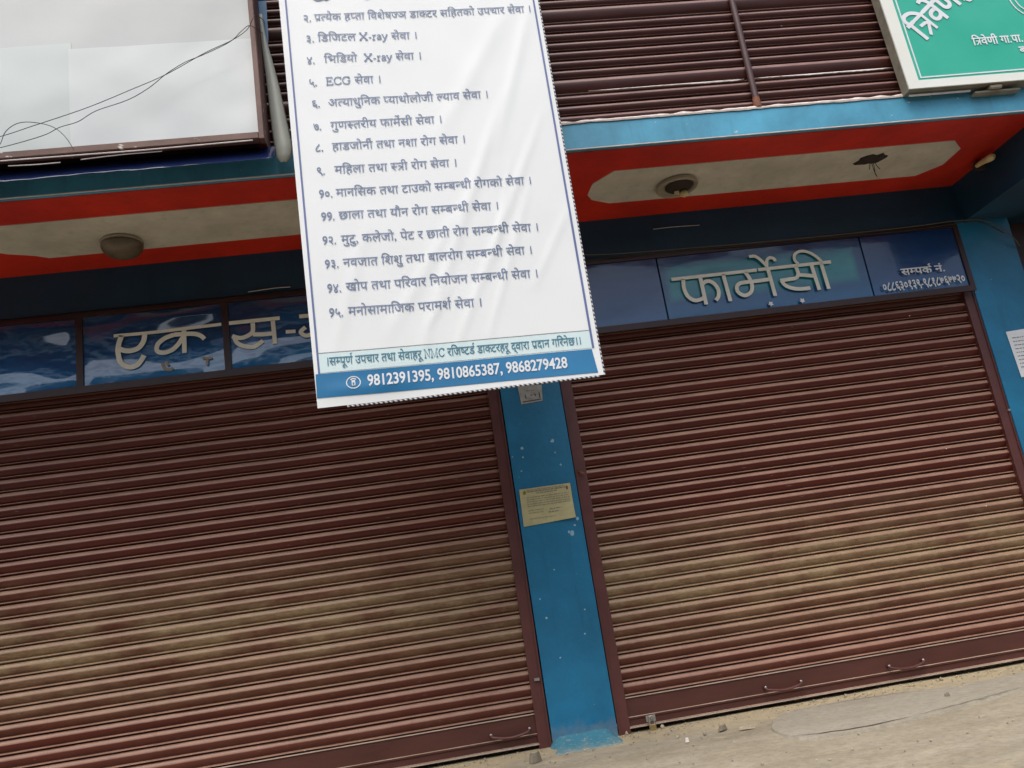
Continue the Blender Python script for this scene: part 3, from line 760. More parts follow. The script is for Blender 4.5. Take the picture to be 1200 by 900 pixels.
lett('letter', [[(2.887, 1.985), (2.890, 1.930), (2.868, 1.900), (2.815, 1.895), (2.745, 1.892)], [(2.752, 1.893), (2.775, 1.850), (2.83, 1.822), (2.89, 1.812), (2.955, 1.812)], [(2.885, 1.922), (2.94, 1.912), (3.0, 1.900)], [(3.005, 1.988), (3.018, 1.790)]], W, rsg)
lett('letter', [[(3.083, 1.988), (3.092, 1.790)]], W, rsg)
lett('vowel_mark', [[(2.910, 2.004), (2.890, 2.040), (2.900, 2.078), (2.945, 2.100), (3.000, 2.090), (3.050, 2.055), (3.090, 2.004)]], .026, rsg)
bm = bmesh.new()
for x, z, s in ((2.632, 1.725, .020), (2.870, 1.722, .020)):
    pts = [(x+math.cos(a*math.pi/5+.2)*s*(1.0 if a % 2 else .55), z+math.sin(a*math.pi/5+.2)*s*(1.0 if a % 2 else .6)) for a in range(10)]
    prism(bm, pts, YL-.003, YL+.004)
meshobj('sticker', bm, 'paper_white', rsg)
lettering('phone_caption', 'letter_white', rsg, 'सम्पर्क नं.', 3.672, 1.830, 4.015, 1.826, YL, .048, .014, th=.003)
lettering('phone_number', 'letter_white', rsg, '०८८६३०१३९-९८१८७६७७२०', 3.502, 1.722, 4.150, 1.722, YL, .050, .016, th=.003, line_h=.50)

# cables sagging below the beam
def cable(pts, r, mat, label, cat='cable', name='cable', group=None):
    bm = bmesh.new(); tube(bm, pts, r, 6, 6); return tag(meshobj(name, bm, mat, None, True), label, cat, group)
cable([(.9, 5.40, 2.30), (1.40, 5.40, 2.24), (1.85, 5.39, 2.215), (2.6, 5.39, 2.20), (3.27, 5.385, 2.193), (3.86, 5.385, 2.196), (4.25, 5.385, 2.205), (4.45, 5.385, 2.178), (4.62, 5.40, 2.05), (4.70, 5.44, 1.97)], .0042, 'cable_olive', 'upper thin olive cable sagging along the dark beam over the pharmacy sign')
cable([(1.0, 5.41, 2.20), (1.9, 5.40, 2.205), (2.7, 5.40, 2.180), (3.27, 5.395, 2.178), (3.8, 5.395, 2.172), (4.3, 5.395, 2.19), (4.42, 5.395, 2.172), (4.58, 5.41, 2.08)], .0042, 'cable', 'lower black cable running under the olive one above the pharmacy sign')
cable([(1.90, 5.425, 2.398), (2.05, 5.425, 2.400), (2.25, 5.425, 2.394)], .003, 'steel', 'short bare wire glinting on the dark beam above the pharmacy word', 'wire', 'wire')
cable([(-.98, 5.425, 2.235), (-.80, 5.425, 2.243), (-.70, 5.425, 2.240)], .004, 'steel', 'short pale wire on the beam just left of the big white banner', 'wire', 'wire')

# ================================================================== PAPERS ON THE PILLARS
def sheet(name, corners, y, mat, label, cat, parent=None, th=.002, curl=0.):
    bm = bmesh.new(); a = []
    n = 6; F_ = []; B_ = []
    (x0, z0), (x1, z1), (x2, z2), (x3, z3) = corners     # bl br tr tl
    for j in range(n+1):
        for i in range(n+1):
            u, v = i/n, j/n
            x = (x0*(1-u)+x1*u)*(1-v)+(x3*(1-u)+x2*u)*v; z = (z0*(1-u)+z1*u)*(1-v)+(z3*(1-u)+z2*u)*v
            d = -curl*max(0, u-.55)*max(0, .5-v)*4 - .0012*noise.noise(Vector((x*20, z*20, 0)))
            F_.append(bm.verts.new((x, y-th+d, z))); B_.append(bm.verts.new((x, y+d, z)))
    for j in range(n):
        for i in range(n):
            k = j*(n+1)+i
            bm.faces.new((F_[k], F_[k+1], F_[k+n+2], F_[k+n+1])); bm.faces.new((B_[k], B_[k+n+1], B_[k+n+2], B_[k+1]))
    ed = [j*(n+1) for j in range(n+1)]
    for s in (list(range(n+1)), [(n)*(n+1)+i for i in range(n+1)], [j*(n+1) for j in range(n+1)], [j*(n+1)+n for j in range(n+1)]):
        for p, q in zip(s, s[1:]): bm.faces.new((F_[p], F_[q], B_[q], B_[p]))
    bmesh.ops.recalc_face_normals(bm, faces=bm.faces)
    o = meshobj(name, bm, mat, parent, False)
    if label: tag(o, label, cat)
    return o
cert = empty('certificate', 'yellowed printed certificate pasted on the blue pillar between the shutters', 'notice')
sheet('paper', [(.645, .418), (.992, .432), (.994, .662), (.650, .662)], YP-.003, 'paper_yellow', None, None, cert, curl=.02)
bm = bmesh.new(); rnd = random.Random(9)
def dash_line(bm, x0, x1, z, y, h, gap=.006):
    x = x0
    while x < x1:
        w_ = rnd.uniform(.008, .03); xe = min(x1, x+w_)
        prism(bm, [(x, z), (xe, z+.0004), (xe, z+h), (x, z+h)], y-.0006, y); x = xe+gap
for q in [(.70, .95, .648, .004), (.70, .96, .636, .006), (.76, .90, .623, .005)]+[(.69, .975, .600-k*.0145, .0035) for k in range(5)]+[(.69, .80, .515, .003), (.83, .96, .508, .005), (.69, .79, .498, .003), (.82, .93, .488, .006), (.69, .94, .460, .003)]:
    dash_line(bm, q[0], q[1], q[2], YP-.0075, q[3])
meshobj('print', bm, 'ink_grey', cert)
bm = bmesh.new(); prism(bm, [(.674, .625), (.690, .625), (.692, .642), (.683, .650), (.672, .642)], YP-.0082, YP-.0074); meshobj('emblem', bm, simple('olive_emblem_ink', (.20, .18, .02), .6), cert)
bm = bmesh.new(); prism(bm, [(.962, .622), (.972, .622), (.974, .644), (.964, .646)], YP-.0082, YP-.0074); meshobj('photo', bm, simple('maroon_stamp_ink', (.16, .03, .03), .6), cert)
plate = empty('number_plate', 'small grey metre number plate on the blue pillar just under the banner', 'plate')
sheet('plate', [(.752, 1.232), (.900, 1.240), (.912, 1.352), (.745, 1.362)], YP-.004, 'tile_plate', None, None, plate)
bm = bmesh.new()
for q in [[(.79, 1.295), (.786, 1.278), (.796, 1.268)], [(.824, 1.288), (.836, 1.288)], [(.846, 1.292), (.858, 1.290), (.856, 1.276)], [(.884, 1.30), (.886, 1.262)], [(.765, 1.247), (.89, 1.252)]]: ribbon(bm, q, .005, YP-.0095, .002, 1)
bmesh.ops.recalc_face_normals(bm, faces=bm.faces); meshobj('print', bm, 'rail_dark', plate)
bm = bmesh.new()
for q in (.80, .815, .83, .845): prism(bm, [(q, 1.318), (q+.010, 1.318), (q+.010, 1.322), (q, 1.322)], YP-.0085, YP-.0065)
meshobj('print', bm, 'ink_grey', plate)
wn = empty('notice', 'white paper notice pasted on the right blue pillar at the picture edge', 'notice')
sheet('paper', [(4.400, .975), (4.64, .985), (4.625, 1.335), (4.388, 1.325)], YP-.003, 'paper_white', None, None, wn)
bm = bmesh.new()
for k in range(9): dash_line(bm, 4.42, 4.60, 1.27-k*.028, YP-.0070, .006)
meshobj('print', bm, 'ink_grey', wn)

# ================================================================== PADLOCK
pl = empty('padlock', 'small brass padlock hanging from the lower left corner of the right shutter', 'padlock')
bm = bmesh.new(); box(bm, 1.233, 1.277, 5.435, 5.452, -.950, -.895, bev=.003); meshobj('lock_body', bm, 'brass', pl)
bm = bmesh.new(); tube(bm, [(1.240, 5.4435, -.898), (1.240, 5.4435, -.868), (1.246, 5.4435, -.850), (1.255, 5.4435, -.845), (1.264, 5.4435, -.850), (1.270, 5.4435, -.868), (1.270, 5.4435, -.898)], .0042, 8, 3); meshobj('shackle', bm, 'steel', pl, True)
bm = bmesh.new(); box(bm, 1.225, 1.285, 5.455, 5.460, -.880, -.842); box(bm, 1.250, 1.260, 5.438, 5.456, -.862, -.855); meshobj('hasp', bm, 'steel', pl)

# ================================================================== CEILING FITTINGS
def ring_lamp(x, y, label, bowl):
    t = empty('ceiling_lamp', label, 'lamp', 'round lamps on the balcony ceiling')
    zc = 2.5122
    if bowl:
        bm = bmesh.new(); lathe(bm, [(0, 0), (.120, 0), (.128, -.010), (.125, -.022), (.112, -.026), (0, -.026)], x, y, zc); meshobj('lamp_base', bm, 'cream_plastic', t, True)
        bm = bmesh.new(); lathe(bm, [(.118, -.0265), (.126, -.034), (.118, -.060), (.090, -.088), (.050, -.104), (0, -.109)], x, y, zc); meshobj('lamp_bowl', bm, 'bowl', t, True)
    else:
        bm = bmesh.new(); lathe(bm, [(0, 0), (.128, 0), (.140, -.010), (.142, -.030), (.134, -.038), (.120, -.034), (.112, -.018), (.085, -.010), (0, -.010)], x, y, zc); meshobj('lamp_ring', bm, 'cream_plastic', t, True)
        bm = bmesh.new(); lathe(bm, [(0, -.0102), (.088, -.0102), (.098, -.016), (.088, -.026), (.045, -.032), (0, -.034)], x+.02, y+.01, zc); meshobj('dark_socket_plate', bm, 'dark_plastic', t, True)  # dark disc filling the recessed interior of the ring
        bm = bmesh.new(); tube(bm, [(x+.005, y+.035, zc-.036), (x+.005, y+.045, zc-.060)], .018, 10); meshobj('lamp_holder', bm, 'bulb', t, True)
        bm = bmesh.new(); lathe(bm, [(0, .0), (.016, -.004), (.028, -.022), (.026, -.038), (.014, -.050), (0, -.053)], x+.055, y+.04, zc-.03, 16); meshobj('bulb', bm, 'bulb', t, True)
    return t
def empty(name, label, cat, group=None, loc=None, _e=empty): return _e(name, label, cat, group)
ring_lamp(1.965, 4.975, 'round ceiling lamp with missing glass and dark middle on the right cream panel', False)
ring_lamp(-1.665, 5.06, 'grimy round bowl lamp on the left cream ceiling panel', True)
rose = empty('torn_fitting', 'charred torn ceiling fitting with dangling wires near the right end of the cream panel', 'fitting')
bm = bmesh.new(); rnd = random.Random(21)
shape_pts = [(-.10, -.03), (-.07, -.055), (-.03, -.07), (.01, -.052), (.045, -.075), (.07, -.045), (.105, -.03), (.085, .0), (.06, .03), (.02, .04), (-.01, .03), (-.04, .055), (-.065, .03), (-.12, .045), (-.095, .0)]
fx, fy = 3.335, 4.875
a = [bm.verts.new((fx+x, fy+y, 2.512)) for x, y in shape_pts]; b = [bm.verts.new((fx+x*.9, fy+y*.85, 2.496+.006*rnd.random())) for x, y in shape_pts]; c = [bm.verts.new((fx+x*.4, fy+y*.4, 2.482+.01*rnd.random())) for x, y in shape_pts]; k_ = len(a)
for A, B in ((a, b), (b, c)):
    for i in range(k_): bm.faces.new((A[i], A[(i+1) % k_], B[(i+1) % k_], B[i]))
bm.faces.new(c); bmesh.ops.recalc_face_normals(bm, faces=bm.faces); meshobj('charred_plate', bm, 'dark_plastic', rose)
for dx, ln, tw in ((-.008, .115, .01), (.006, .10, -.012), (.018, .06, .02), (-.02, .055, -.02)):
    bm = bmesh.new(); tube(bm, [(fx+dx, fy, 2.49), (fx+dx+tw*.3, fy+.004, 2.49-ln*.5), (fx+dx+tw, fy, 2.49-ln)], .0025, 5, 4); meshobj('wire', bm, 'cable', rose)
hl = empty('bulb_holder', 'yellowed bulb in a dark holder on the side beam right of the ceiling panel', 'lamp')
bm = bmesh.new(); tube(bm, [(4.30, 5.06, 2.475), (4.25, 5.05, 2.470), (4.21, 5.035, 2.463)], [.035, .034, .028], 14); meshobj('holder', bm, 'dark_plastic', hl, True)
bm = bmesh.new(); tube(bm, [(4.215, 5.03, 2.463), (4.213, 4.99, 2.460), (4.215, 4.95, 2.456), (4.22, 4.915, 2.452), (4.225, 4.885, 2.449), (4.228, 4.865, 2.447)], [.015, .018, .021, .026, .026, .014], 14); meshobj('bulb', bm, 'bulb', hl, True)

# ================================================================== BIG WHITE BANNER
YB = 4.05
def crease(x, z, x0, z0, x1, z1, w_, a):
    """soft fold running between two points"""
    dx, dz = x1-x0, z1-z0; L = math.hypot(dx, dz); t_ = ((x-x0)*dx+(z-z0)*dz)/L/L; d = ((x-x0)*dz-(z-z0)*dx)/L
    e = max(0., 1-abs(2*t_-1)**3) if 0 < t_ < 1 else 0.
    return -a*e*math.exp(-(d/w_)**2)
CR = [(.05, 1.15, .75, 2.75, .030, .007), (.20, 1.10, .95, 2.60, .022, .006), (.42, 1.22, .80, 2.15, .018, .005), (.62, 2.3, .98, 3.3, .03, .006), (-.1, 1.3, .45, 2.1, .035, .005), (.50, 1.60, .72, 2.32, .012, .004), (.30, 2.4, .86, 3.3, .05, .006), (-.35, 1.25, -.10, 2.0, .03, .004), (-.43, 1.10, .10, 1.10, .035, .006), (.70, 1.5, 1.0, 2.0, .02, .004), (.12, 1.35, .32, 1.62, .014, .003)]
def bd(x, z):
    d = .010*noise.noise(Vector((x*1.3, z*.6, 3)))+.0025*noise.noise(Vector((x*5+z*2, z*2.5, 8)))
    for c in CR: d += .65*crease(x, z, *c)
    if z < 1.20: d += (1.20-z)*.06*math.exp(-((x+.15)/.25)**2)       # curled-back bottom hem
    return d
def bpatch(name, cs, mat, parent, off=0., nx=20, nz=8, thick=0.):
    (x0, z0), (x1, z1), (x2, z2), (x3, z3) = cs
    bm = bmesh.new(); g = []
    for j in range(nz+1):
        r = []
        for i in range(nx+1):
            u, v = i/nx, j/nz
            x = (x0*(1-u)+x1*u)*(1-v)+(x3*(1-u)+x2*u)*v; z = (z0*(1-u)+z1*u)*(1-v)+(z3*(1-u)+z2*u)*v
            r.append(bm.verts.new((x, YB-off+bd(x, z), z)))
        g.append(r)
    for j in range(nz):
        for i in range(nx): bm.faces.new((g[j][i], g[j][i+1], g[j+1][i+1], g[j+1][i]))
    if thick:
        r = bmesh.ops.extrude_face_region(bm, geom=bm.faces[:])
        for q in r['geom']:
            if isinstance(q, bmesh.types.BMVert): q.co.y += thick
    o = meshobj(name, bm, mat, parent, True)
    return o
ban = empty('hanging_banner', 'tall white vinyl banner with a numbered Nepali service list and blue phone strip', 'banner')
bpatch('vinyl_sheet', [(-.443, 1.022), (1.004, 1.017), (1.019, 4.20), (-.449, 4.20)], 'banner', ban, 0, 90, 190, .0015)
bpatch('footer_band', [(-.424, 1.198), (.968, 1.166), (.970, 1.262), (-.421, 1.300)], 'band_pale', ban, .0016, 80, 8)
bpatch('phone_strip', [(-.441, 1.072), (.976, 1.032), (.965, 1.160), (-.437, 1.194)], 'band_blue', ban, .0022, 80, 10)
bpatch('rule_line', [(-.421, 1.2985), (.970, 1.2605), (.970, 1.2640), (-.421, 1.3020)], 'ink_grey', ban, .0024, 80, 1)
bpatch('border_line', [(-.424, 1.195), (-.414, 1.195), (-.404, 3.60), (-.414, 3.60)], 'line_blue', ban, .0024, 2, 120)
bpatch('border_line', [(.968, 1.165), (.980, 1.165), (.996, 3.60), (.986, 3.60)], 'line_blue', ban, .0024, 2, 120)
TL = [('२.', 'प्रत्येक हप्ता विशेषज्ञ डाक्टर सहितको उपचार सेवा ।', -.322, -.264, 3.239, .96, 3.203),
      ('३.', 'डिजिटल X-ray सेवा ।', -.318, -.257, 3.105, .29, 3.084),
      ('४.', 'भिडियो  X-ray सेवा ।', -.326, -.234, 2.966, .298, 2.95),
      ('५.', 'ECG सेवा ।', -.326, -.236, 2.826, .059, 2.818),
      ('६.', 'अत्याधुनिक प्याथोलोजी ल्याव सेवा ।', -.322, -.236, 2.693, .636, 2.67),
      ('७.', 'गुणस्तरीय फार्मेसी सेवा ।', -.327, -.237, 2.553, .361, 2.539),
      ('८.', 'हाडजोर्नी तथा नशा रोग सेवा ।', -.328, -.241, 2.424, .473, 2.405),
      ('९.', 'महिला तथा स्त्री रोग सेवा ।', -.332, -.241, 2.285, .408, 2.268),
      ('१०.', 'मानसिक तथा टाउको सम्बन्धी रोगको सेवा ।', -.333, -.246, 2.150, .796, 2.122),
      ('११.', 'छाला तथा यौन रोग सम्बन्धी सेवा ।', -.334, -.244, 2.018, .597, 1.991),
      ('१२.', 'मुटु, कलेजो, पेट र छाती रोग सम्बन्धी सेवा ।', -.339, -.245, 1.882, .791, 1.846),
      ('१३.', 'नवजात शिशु तथा बालरोग सम्बन्धी सेवा ।', -.339, -.248, 1.750, .737, 1.718),
      ('१४.', 'खोप तथा परिवार नियोजन सम्बन्धी सेवा ।', -.339, -.246, 1.616, .747, 1.584),
      ('१५.', 'मनोसामाजिक परामर्श सेवा ।', -.342, -.248, 1.484, .432, 1.457)]
for num, txt, nx_, ax, az, bx2, bz in TL:
    sl = (bz-az)/(bx2-ax); wn_ = .040 if len(num) == 2 else .068
    lettering('item_number', 'ink', ban, num.replace('१', '9'), nx_, az-(ax-nx_)*sl-.003, nx_+wn_, az-(ax-nx_)*sl-.003+wn_*sl, YB-.003, .036, .010, bd, line_h=.52)
    lettering('printed_line', 'ink', ban, txt, ax, az, bx2, bz, YB-.003, .043, .005, bd)
bm = bmesh.new()                                    # lower tips of the line cut off by the picture's top edge
for q in ([(-.262, 3.392), (-.235, 3.372), (-.20, 3.380), (-.185, 3.372), (-.16, 3.392)], [(.02, 3.392), (.035, 3.366), (.055, 3.370)]): ribbon(bm, q, .009, YB-.004, .001, 4, bd)
bmesh.ops.recalc_face_normals(bm, faces=bm.faces); meshobj('printed_line', bm, 'ink', ban)
lettering('footer_line', 'ink_teal', ban, '।सम्पूर्ण उपचार तथा सेवाहरू NMC रजिष्टर्ड डाक्टरहरू द्वारा प्रदान गरिनेछ।।', -.374, 1.232, .914, 1.190, YB-.0036, .040, .010, bd)
lettering('phone_number', 'paper_white', ban, '9812391395, 9810865387, 9868279428', -.189, 1.106, .824, 1.076, YB-.0040, .056, .022, bd, line_h=.69)
bm = bmesh.new(); icx, icz = -.257, 1.131
ribbon(bm, [(icx+.034*math.cos(a*math.pi/10), icz+.030*math.sin(a*math.pi/10)) for a in range(21)], .005, YB-.0044, .0008, 1, bd)
ribbon(bm, [(icx, icz-.016), (icx, icz+.012)], .018, YB-.0044, .0008, 1, bd)
ribbon(bm, [(icx-.014, icz+.015), (icx, icz+.020), (icx+.014, icz+.015)], .006, YB-.0044, .0008, 3, bd)
bmesh.ops.recalc_face_normals(bm, faces=bm.faces); meshobj('phone_symbol', bm, 'paper_white', ban)
bm = bmesh.new(); ribbon(bm, [(icx-.004, icz-.006), (icx+.004, icz-.006)], .012, YB-.0054, .0008, 1, bd); bmesh.ops.recalc_face_normals(bm, faces=bm.faces); meshobj('phone_symbol_keys', bm, 'band_blue', ban)
def hem(pts, r=.0038):
    P = []
    for (a0, b0), (a1, b1) in zip(pts, pts[1:]):
        for k in range(60):
            t_ = k/60; x = a0+(a1-a0)*t_; z = b0+(b1-b0)*t_
            P.append((x, YB+bd(x, z)+.002, z))
    bm = bmesh.new(); tube(bm, P, r, 6); return meshobj('stitched_hem', bm, 'hem', ban, True)
hem([(1.009, 1.017), (1.024, 4.20)]); hem([(-.30, 1.015), (1.006, 1.012)], .0048)
bx('top_rod', 'steel', ban, -.50, 1.07, 4.045, 4.065, 4.20, 4.222)
for x in (-.40, .98):
    bm = bmesh.new(); tube(bm, [(x, 4.055, 4.21), (x, 4.2, 4.33), (x, 4.405, 4.40)], .005, 6); meshobj('rope', bm, 'cable', ban)

# ================================================================== LARGE WHITE BOARD, LEFT
wb = empty('white_signboard', 'big blank white flex signboard in a scratched brown frame at the upper left', 'signboard')
def brown_frame(name, a): return meshobj(name, a, 'frame', wb)
M['frame'] = None
def frame_mat():
    m, t, b = newmat('scratched_brown_frame'); p = pos(t)
    f = ntex(t, p, 6, 6); c = ramp(t, f, [(.3, (.10, .050, .036)), (.7, (.17, .095, .075))])
    f2 = ntex(t, pos(t, (1, 1, 2.5)), 11, 4, .5); c = mix(t, ramp(t, f2, [(.66, g3(0)), (.70, g3(.9))]), c, (.62, .58, .54))
    t.links.new(c, b.inputs['Base Color']); b.inputs['Roughness'].default_value = .6; bump(t, b, f2, .4, .004); return m
M['frame'] = frame_mat()
XR = -.578
def bsheet(cs, y, mat, seed):
    (x0, z0), (x1, z1) = cs; nx, nz = 40, 24; bm = bmesh.new(); g = []
    for j in range(nz+1):
        r = []
        for i in range(nx+1):
            x = x0+(x1-x0)*i/nx; z = z0+(z1-z0)*j/nz
            d = .010*noise.noise(Vector((x*1.2, z*1.2, seed)))+.003*noise.noise(Vector((x*4-z*3, z*4+x*2, seed)))
            r.append(bm.verts.new((x, y+d-.004, z)))
        g.append(r)
    for j in range(nz):
        for i in range(nx): bm.faces.new((g[j][i], g[j][i+1], g[j+1][i+1], g[j+1][i]))
    r = bmesh.ops.extrude_face_region(bm, geom=bm.faces[:])
    for q in r['geom']:
        if isinstance(q, bmesh.types.BMVert): q.co.y += .0007
    return meshobj('flex_sheet', bm, mat, wb, True)
bsheet(((-3.6, 2.53), (XR-.03, 4.10)), 4.028, 'sheet_a', 1.)
bsheet(((-3.6, 2.53), (-1.545, 3.175)), 4.0262, 'sheet_b', 1.)
bsheet(((-1.56, 2.53), (XR-.032, 3.135)), 4.0244, 'sheet_c', 1.)
bm = bmesh.new(); box(bm, XR-.028, XR, 3.975, 4.03, 2.486, 4.16, bev=.003); brown_frame('frame_side', bm)
bm = bmesh.new(); box(bm, -3.65, XR-.0285, 3.975, 4.03, 2.490, 2.528, bev=.003); brown_frame('frame_bottom', bm)
bm = bmesh.new(); box(bm, -3.65, XR-.0285, 3.975, 4.03, 4.12, 4.16, bev=.003); brown_frame('frame_top', bm)
bm = bmesh.new(); box(bm, XR-.045, XR-.003, 4.034, 4.20, 2.50, 4.14); meshobj('box_side', bm, 'rail', wb)
bm = bmesh.new(); box(bm, -3.6, XR-.046, 4.06, 4.20, 2.515, 4.13); meshobj('box_back', bm, 'rail_dark', wb)
# thin white strip along the underside of the frame
bm = bmesh.new(); tube(bm, [(-3.6, 3.98, 2.484), (-2.0, 3.98, 2.480), (-1.2, 3.982, 2.477), (XR-.06, 3.98, 2.482)], .0035, 6); meshobj('edge_strip', bm, 'whitish', wb)
for x in (-3.2, -1.5, -.75):
    bm = bmesh.new(); box(bm, x-.015, x+.015, 4.201, 4.43, 2.80, 2.83); box(bm, x-.015, x+.015, 4.201, 4.43, 3.9, 3.93); meshobj('bracket', bm, 'rail_dark', wb)
# rolled dark navy flex under the board, enlarged to mimic shade on the fascia
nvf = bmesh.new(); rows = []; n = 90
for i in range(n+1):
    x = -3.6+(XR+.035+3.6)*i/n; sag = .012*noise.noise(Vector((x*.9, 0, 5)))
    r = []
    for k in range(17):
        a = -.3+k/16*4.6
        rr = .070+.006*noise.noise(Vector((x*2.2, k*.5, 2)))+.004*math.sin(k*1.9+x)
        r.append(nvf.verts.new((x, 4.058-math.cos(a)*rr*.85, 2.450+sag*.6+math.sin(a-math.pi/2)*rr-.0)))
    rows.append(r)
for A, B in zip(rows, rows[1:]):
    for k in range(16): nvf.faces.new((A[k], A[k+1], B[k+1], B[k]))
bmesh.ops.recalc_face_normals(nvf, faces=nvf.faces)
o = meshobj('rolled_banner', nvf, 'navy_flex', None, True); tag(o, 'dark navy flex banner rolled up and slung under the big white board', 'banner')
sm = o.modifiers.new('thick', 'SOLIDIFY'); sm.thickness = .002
bm = bmesh.new()
for a in ([(-1.85, 3.992, 2.455), (-1.72, 3.990, 2.449), (-1.6, 3.994, 2.452)], [(-1.5, 3.992, 2.458), (-1.3, 3.990, 2.466), (-1.1, 3.992, 2.468)], [(-3.3, 3.992, 2.45), (-2.2, 3.990, 2.446)]): tube(bm, a, .0028, 5, 4)
meshobj('white_fold', bm, 'whitish', o)
# curling flap of loose flex beside the board
flp = bmesh.new(); ctr = [(-.572, 3.42), (-.566, 3.25), (-.552, 3.10), (-.538, 2.95), (-.528, 2.80), (-.518, 2.65), (-.510, 2.55), (-.512, 2.495), (-.516, 2.462)]
wid = [.010, .022, .038, .052, .064, .074, .078, .062, .018]
cp = catmull([(a, 0, b) for a, b in ctr], 5); rows = []
for i, p in enumerate(cp):
    t_ = i/5; k0 = min(int(t_), len(wid)-2); w_ = wid[k0]+(wid[k0+1]-wid[k0])*(t_-k0)
    rows.append([flp.verts.new((p.x+w_*.62*math.sin(a), 4.19-.022*math.cos(a)*w_/.06, p.z)) for a in [-1.5, -1.0, -.5, 0, .5, 1.0, 1.5]])
for A, B in zip(rows, rows[1:]):
    for k in range(6): flp.faces.new((A[k], A[k+1], B[k+1], B[k]))
bmesh.ops.recalc_face_normals(flp, faces=flp.faces)
o = meshobj('loose_flap', flp, 'flap', wb, True); o['label'] = 'pale loose flex edge curling out beside the frame'; sm = o.modifiers.new('thick', 'SOLIDIFY'); sm.thickness = .002
bm = bmesh.new(); prism(bm, [(-.60, 3.55), (-.60, 3.24), (-.575, 3.22), (-.556, 3.185), (-.546, 3.30), (-.540, 3.55)], 4.235, 4.238); o = meshobj('blue_flap', bm, 'blue_flap', wb); o['label'] = 'strip of blue print hanging behind the loose edge'

# wires in front of the board
def Lw(pts, label): return cable(pts, .0019, 'cable', label, 'wire', 'wire', 'thin wires across the white board')
yw = 3.93
s_ = yw/4.0
def q(l, dy=0.): return [(x*s_, yw+dy, z*s_) for x, z in l]
Lw(q([(-2.7, 2.50), (-2.2, 2.57), (-1.893, 2.632), (-1.74, 2.677), (-1.475, 2.759), (-1.25, 2.848), (-1.06, 2.929), (-.856, 3.044), (-.708, 3.113), (-.622, 3.177), (-.575, 3.26)])+[(-.56, 4.3, 3.45)], 'upper of two thin black wires crossing the white board')
Lw(q([(-2.7, 2.47), (-2.2, 2.51), (-1.893, 2.563), (-1.687, 2.613), (-1.60, 2.655), (-1.51, 2.680), (-1.42, 2.735), (-1.261, 2.786), (-1.15, 2.85), (-1.06, 2.926), (-.96, 2.99), (-.86, 3.030), (-.72, 3.098), (-.65, 3.165), (-.60, 3.19)], -.006)+[(-.56, 4.3, 3.35)], 'lower of two thin black wires crossing the white board')
Lw(q([(-2.1, 2.50), (-1.95, 2.52), (-1.89, 2.575), (-1.86, 2.65), (-1.80, 2.693), (-1.72, 2.690), (-1.63, 2.655), (-1.57, 2.590), (-1.53, 2.512)], -.012), 'thin black wire looped in an arch at the lower left of the white board')

# ================================================================== GREEN LIGHTBOX SIGN, RIGHT
gs = empty('green_lightbox_sign', 'green and white lightbox sign with slanted Nepali lettering at the upper right', 'sign')
YG = 4.33
bm = bmesh.new(); prism(bm, [(3.340, 2.684), (5.9, 2.684), (5.9, 4.0), (3.305, 4.0)], YG+.004, YG+.078); meshobj('box_body', bm, 'box_side', gs)
def rim(pts_o, pts_i, y0, y1):
    bm = bmesh.new(); n = len(pts_o)
    fo = [bm.verts.new((x, y0, z)) for x, z in pts_o]; fi = [bm.verts.new((x, y0, z)) for x, z in pts_i]
    bo = [bm.verts.new((x, y1, z)) for x, z in pts_o]; bi = [bm.verts.new((x, y1, z)) for x, z in pts_i]
    for k in range(n):
        j = (k+1) % n
        bm.faces.new((fo[k], fo[j], fi[j], fi[k])); bm.faces.new((fo[k], bo[k], bo[j], fo[j])); bm.faces.new((fi[k], fi[j], bi[j], bi[k]))
    bmesh.ops.recalc_face_normals(bm, faces=bm.faces); return bm
meshobj('white_rim', rim([(3.337, 2.686), (5.9, 2.686), (5.9, 4.0), (3.303, 4.0)], [(3.415, 2.742), (5.84, 2.742), (5.84, 3.94), (3.39, 3.94)], YG-.006, YG+.004), 'green_white', gs)
bm = bmesh.new(); prism(bm, [(3.3952, 2.7425), (5.8395, 2.7425), (5.8395, 3.9395), (3.375, 3.9395)], YG-.0035, YG+.003); meshobj('green_face', bm, 'green', gs)
bm = bmesh.new(); ribbon(bm, [(3.415, 3.9), (3.437, 2.757)], .009, YG-.0055, .0015, 1); ribbon(bm, [(3.433, 2.760), (5.82, 2.764)], .009, YG-.0060, .0015, 1); bmesh.ops.recalc_face_normals(bm, faces=bm.faces); meshobj('inner_line', bm, 'paper_white', gs)
def gl(name, strokes, w_):
    bm = bmesh.new()
    for k, s in enumerate(strokes): ribbon(bm, s, w_, YG-.0075-.0004*k, .002, 4)
    bmesh.ops.recalc_face_normals(bm, faces=bm.faces); meshobj(name, bm, 'paper_white', gs)
import math as _m
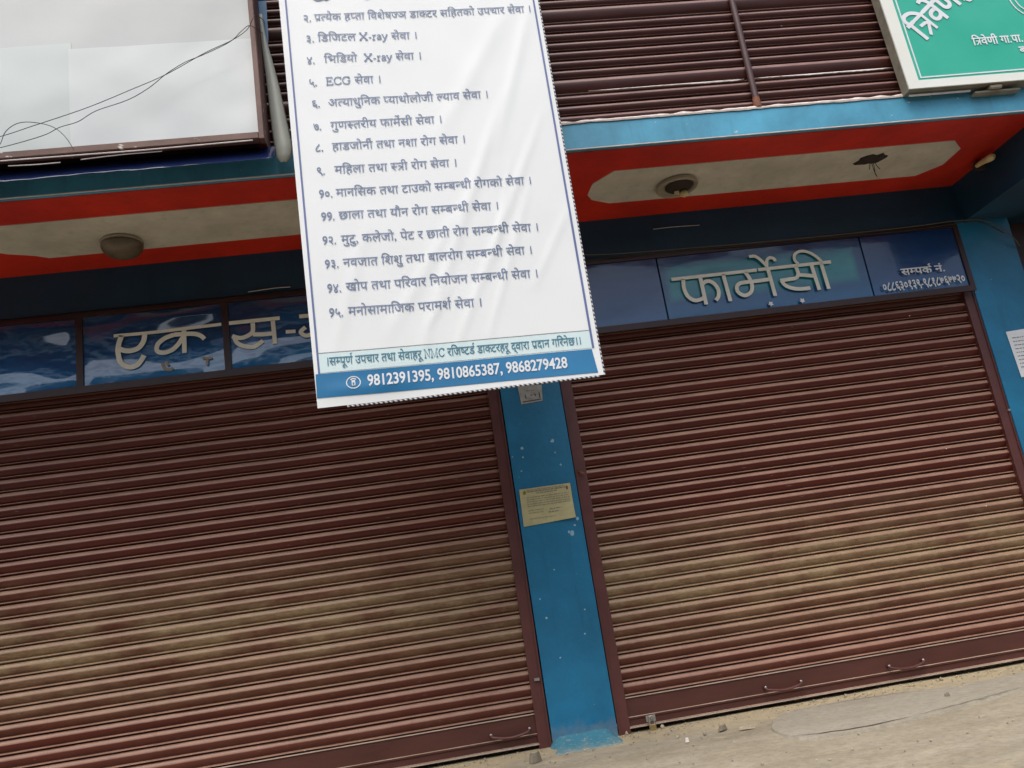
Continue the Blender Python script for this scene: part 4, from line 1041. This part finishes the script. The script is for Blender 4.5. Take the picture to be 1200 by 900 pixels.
def slant_word(name, txt, ax, az, bx_, bz, h, off): return lettering(name, 'paper_white', gs, txt, ax, az, bx_, bz, YG-.0075, h, off)
slant_word('shop_name', 'त्रिवेणी', 3.535, 3.015, 3.93, 3.33, .150, .022)
slant_word('address_line', 'त्रिवेणी गा.पा. वा', 3.860, 2.962, 4.30, 2.962, .052, .020)
slant_word('address_line', 'बा', 4.165, 2.880, 4.245, 2.880, .045, .020)
gl('emblem_ring', [[(4.38+.16*math.cos(a*math.pi/10), 3.30+.16*math.sin(a*math.pi/10)) for a in range(21)], [(4.38+.125*math.cos(a*math.pi/10), 3.30+.125*math.sin(a*math.pi/10)) for a in range(21)]], .008)
gl('name_dot', [[(3.905, 3.318), (3.935, 3.300), (3.96, 3.318)]], .022)
bm = bmesh.new(); tube(bm, [(3.36, 4.375, 2.668), (3.78, 4.375, 2.668)], .007, 8); meshobj('under_strip', bm, 'whitish', gs)
bm = bmesh.new(); box(bm, 3.90, 3.985, 4.34, 4.41, 2.655, 2.682, bev=.006); meshobj('bracket', bm, 'cream_plastic', gs)
bm = bmesh.new(); box(bm, 3.80, 4.12, 4.36, 4.411, 2.640, 2.654, bev=.003); meshobj('bracket_arm', bm, 'box_side', gs)

# ================================================================== ACROSS THE STREET (unseen; building added behind the camera to darken light under the balcony)
opb = empty('added_shade_building', 'unseen plain low building added across the street to shade the shop front', 'building')
M['plaster'] = opp('dusty_plaster', (.22, .19, .16)); M['glass'] = simple('dark_window_glass', (.03, .035, .04), .12)
bx('wall', 'plaster', opb, -16, 14, -14, -8.0, G-.45, 4.2)
bx('parapet', 'plaster', opb, -16.1, 14.1, -14.1, -7.9, 4.2, 4.5)
for fz in (.2,):
    for k in range(9):
        x = -14+k*3.2
        wq = bx('window', 'glass', opb, x, x+1.5, -7.99, -7.96, fz+.9, fz+2.3)
        bx('frame', 'whitish', wq, x-.06, x+1.56, -7.995, -7.93, fz+.82, fz+.895)
print('tris', sum(len(o.data.polygons) for o in sc.objects if o.type == 'MESH'), 'objs', len(sc.objects))
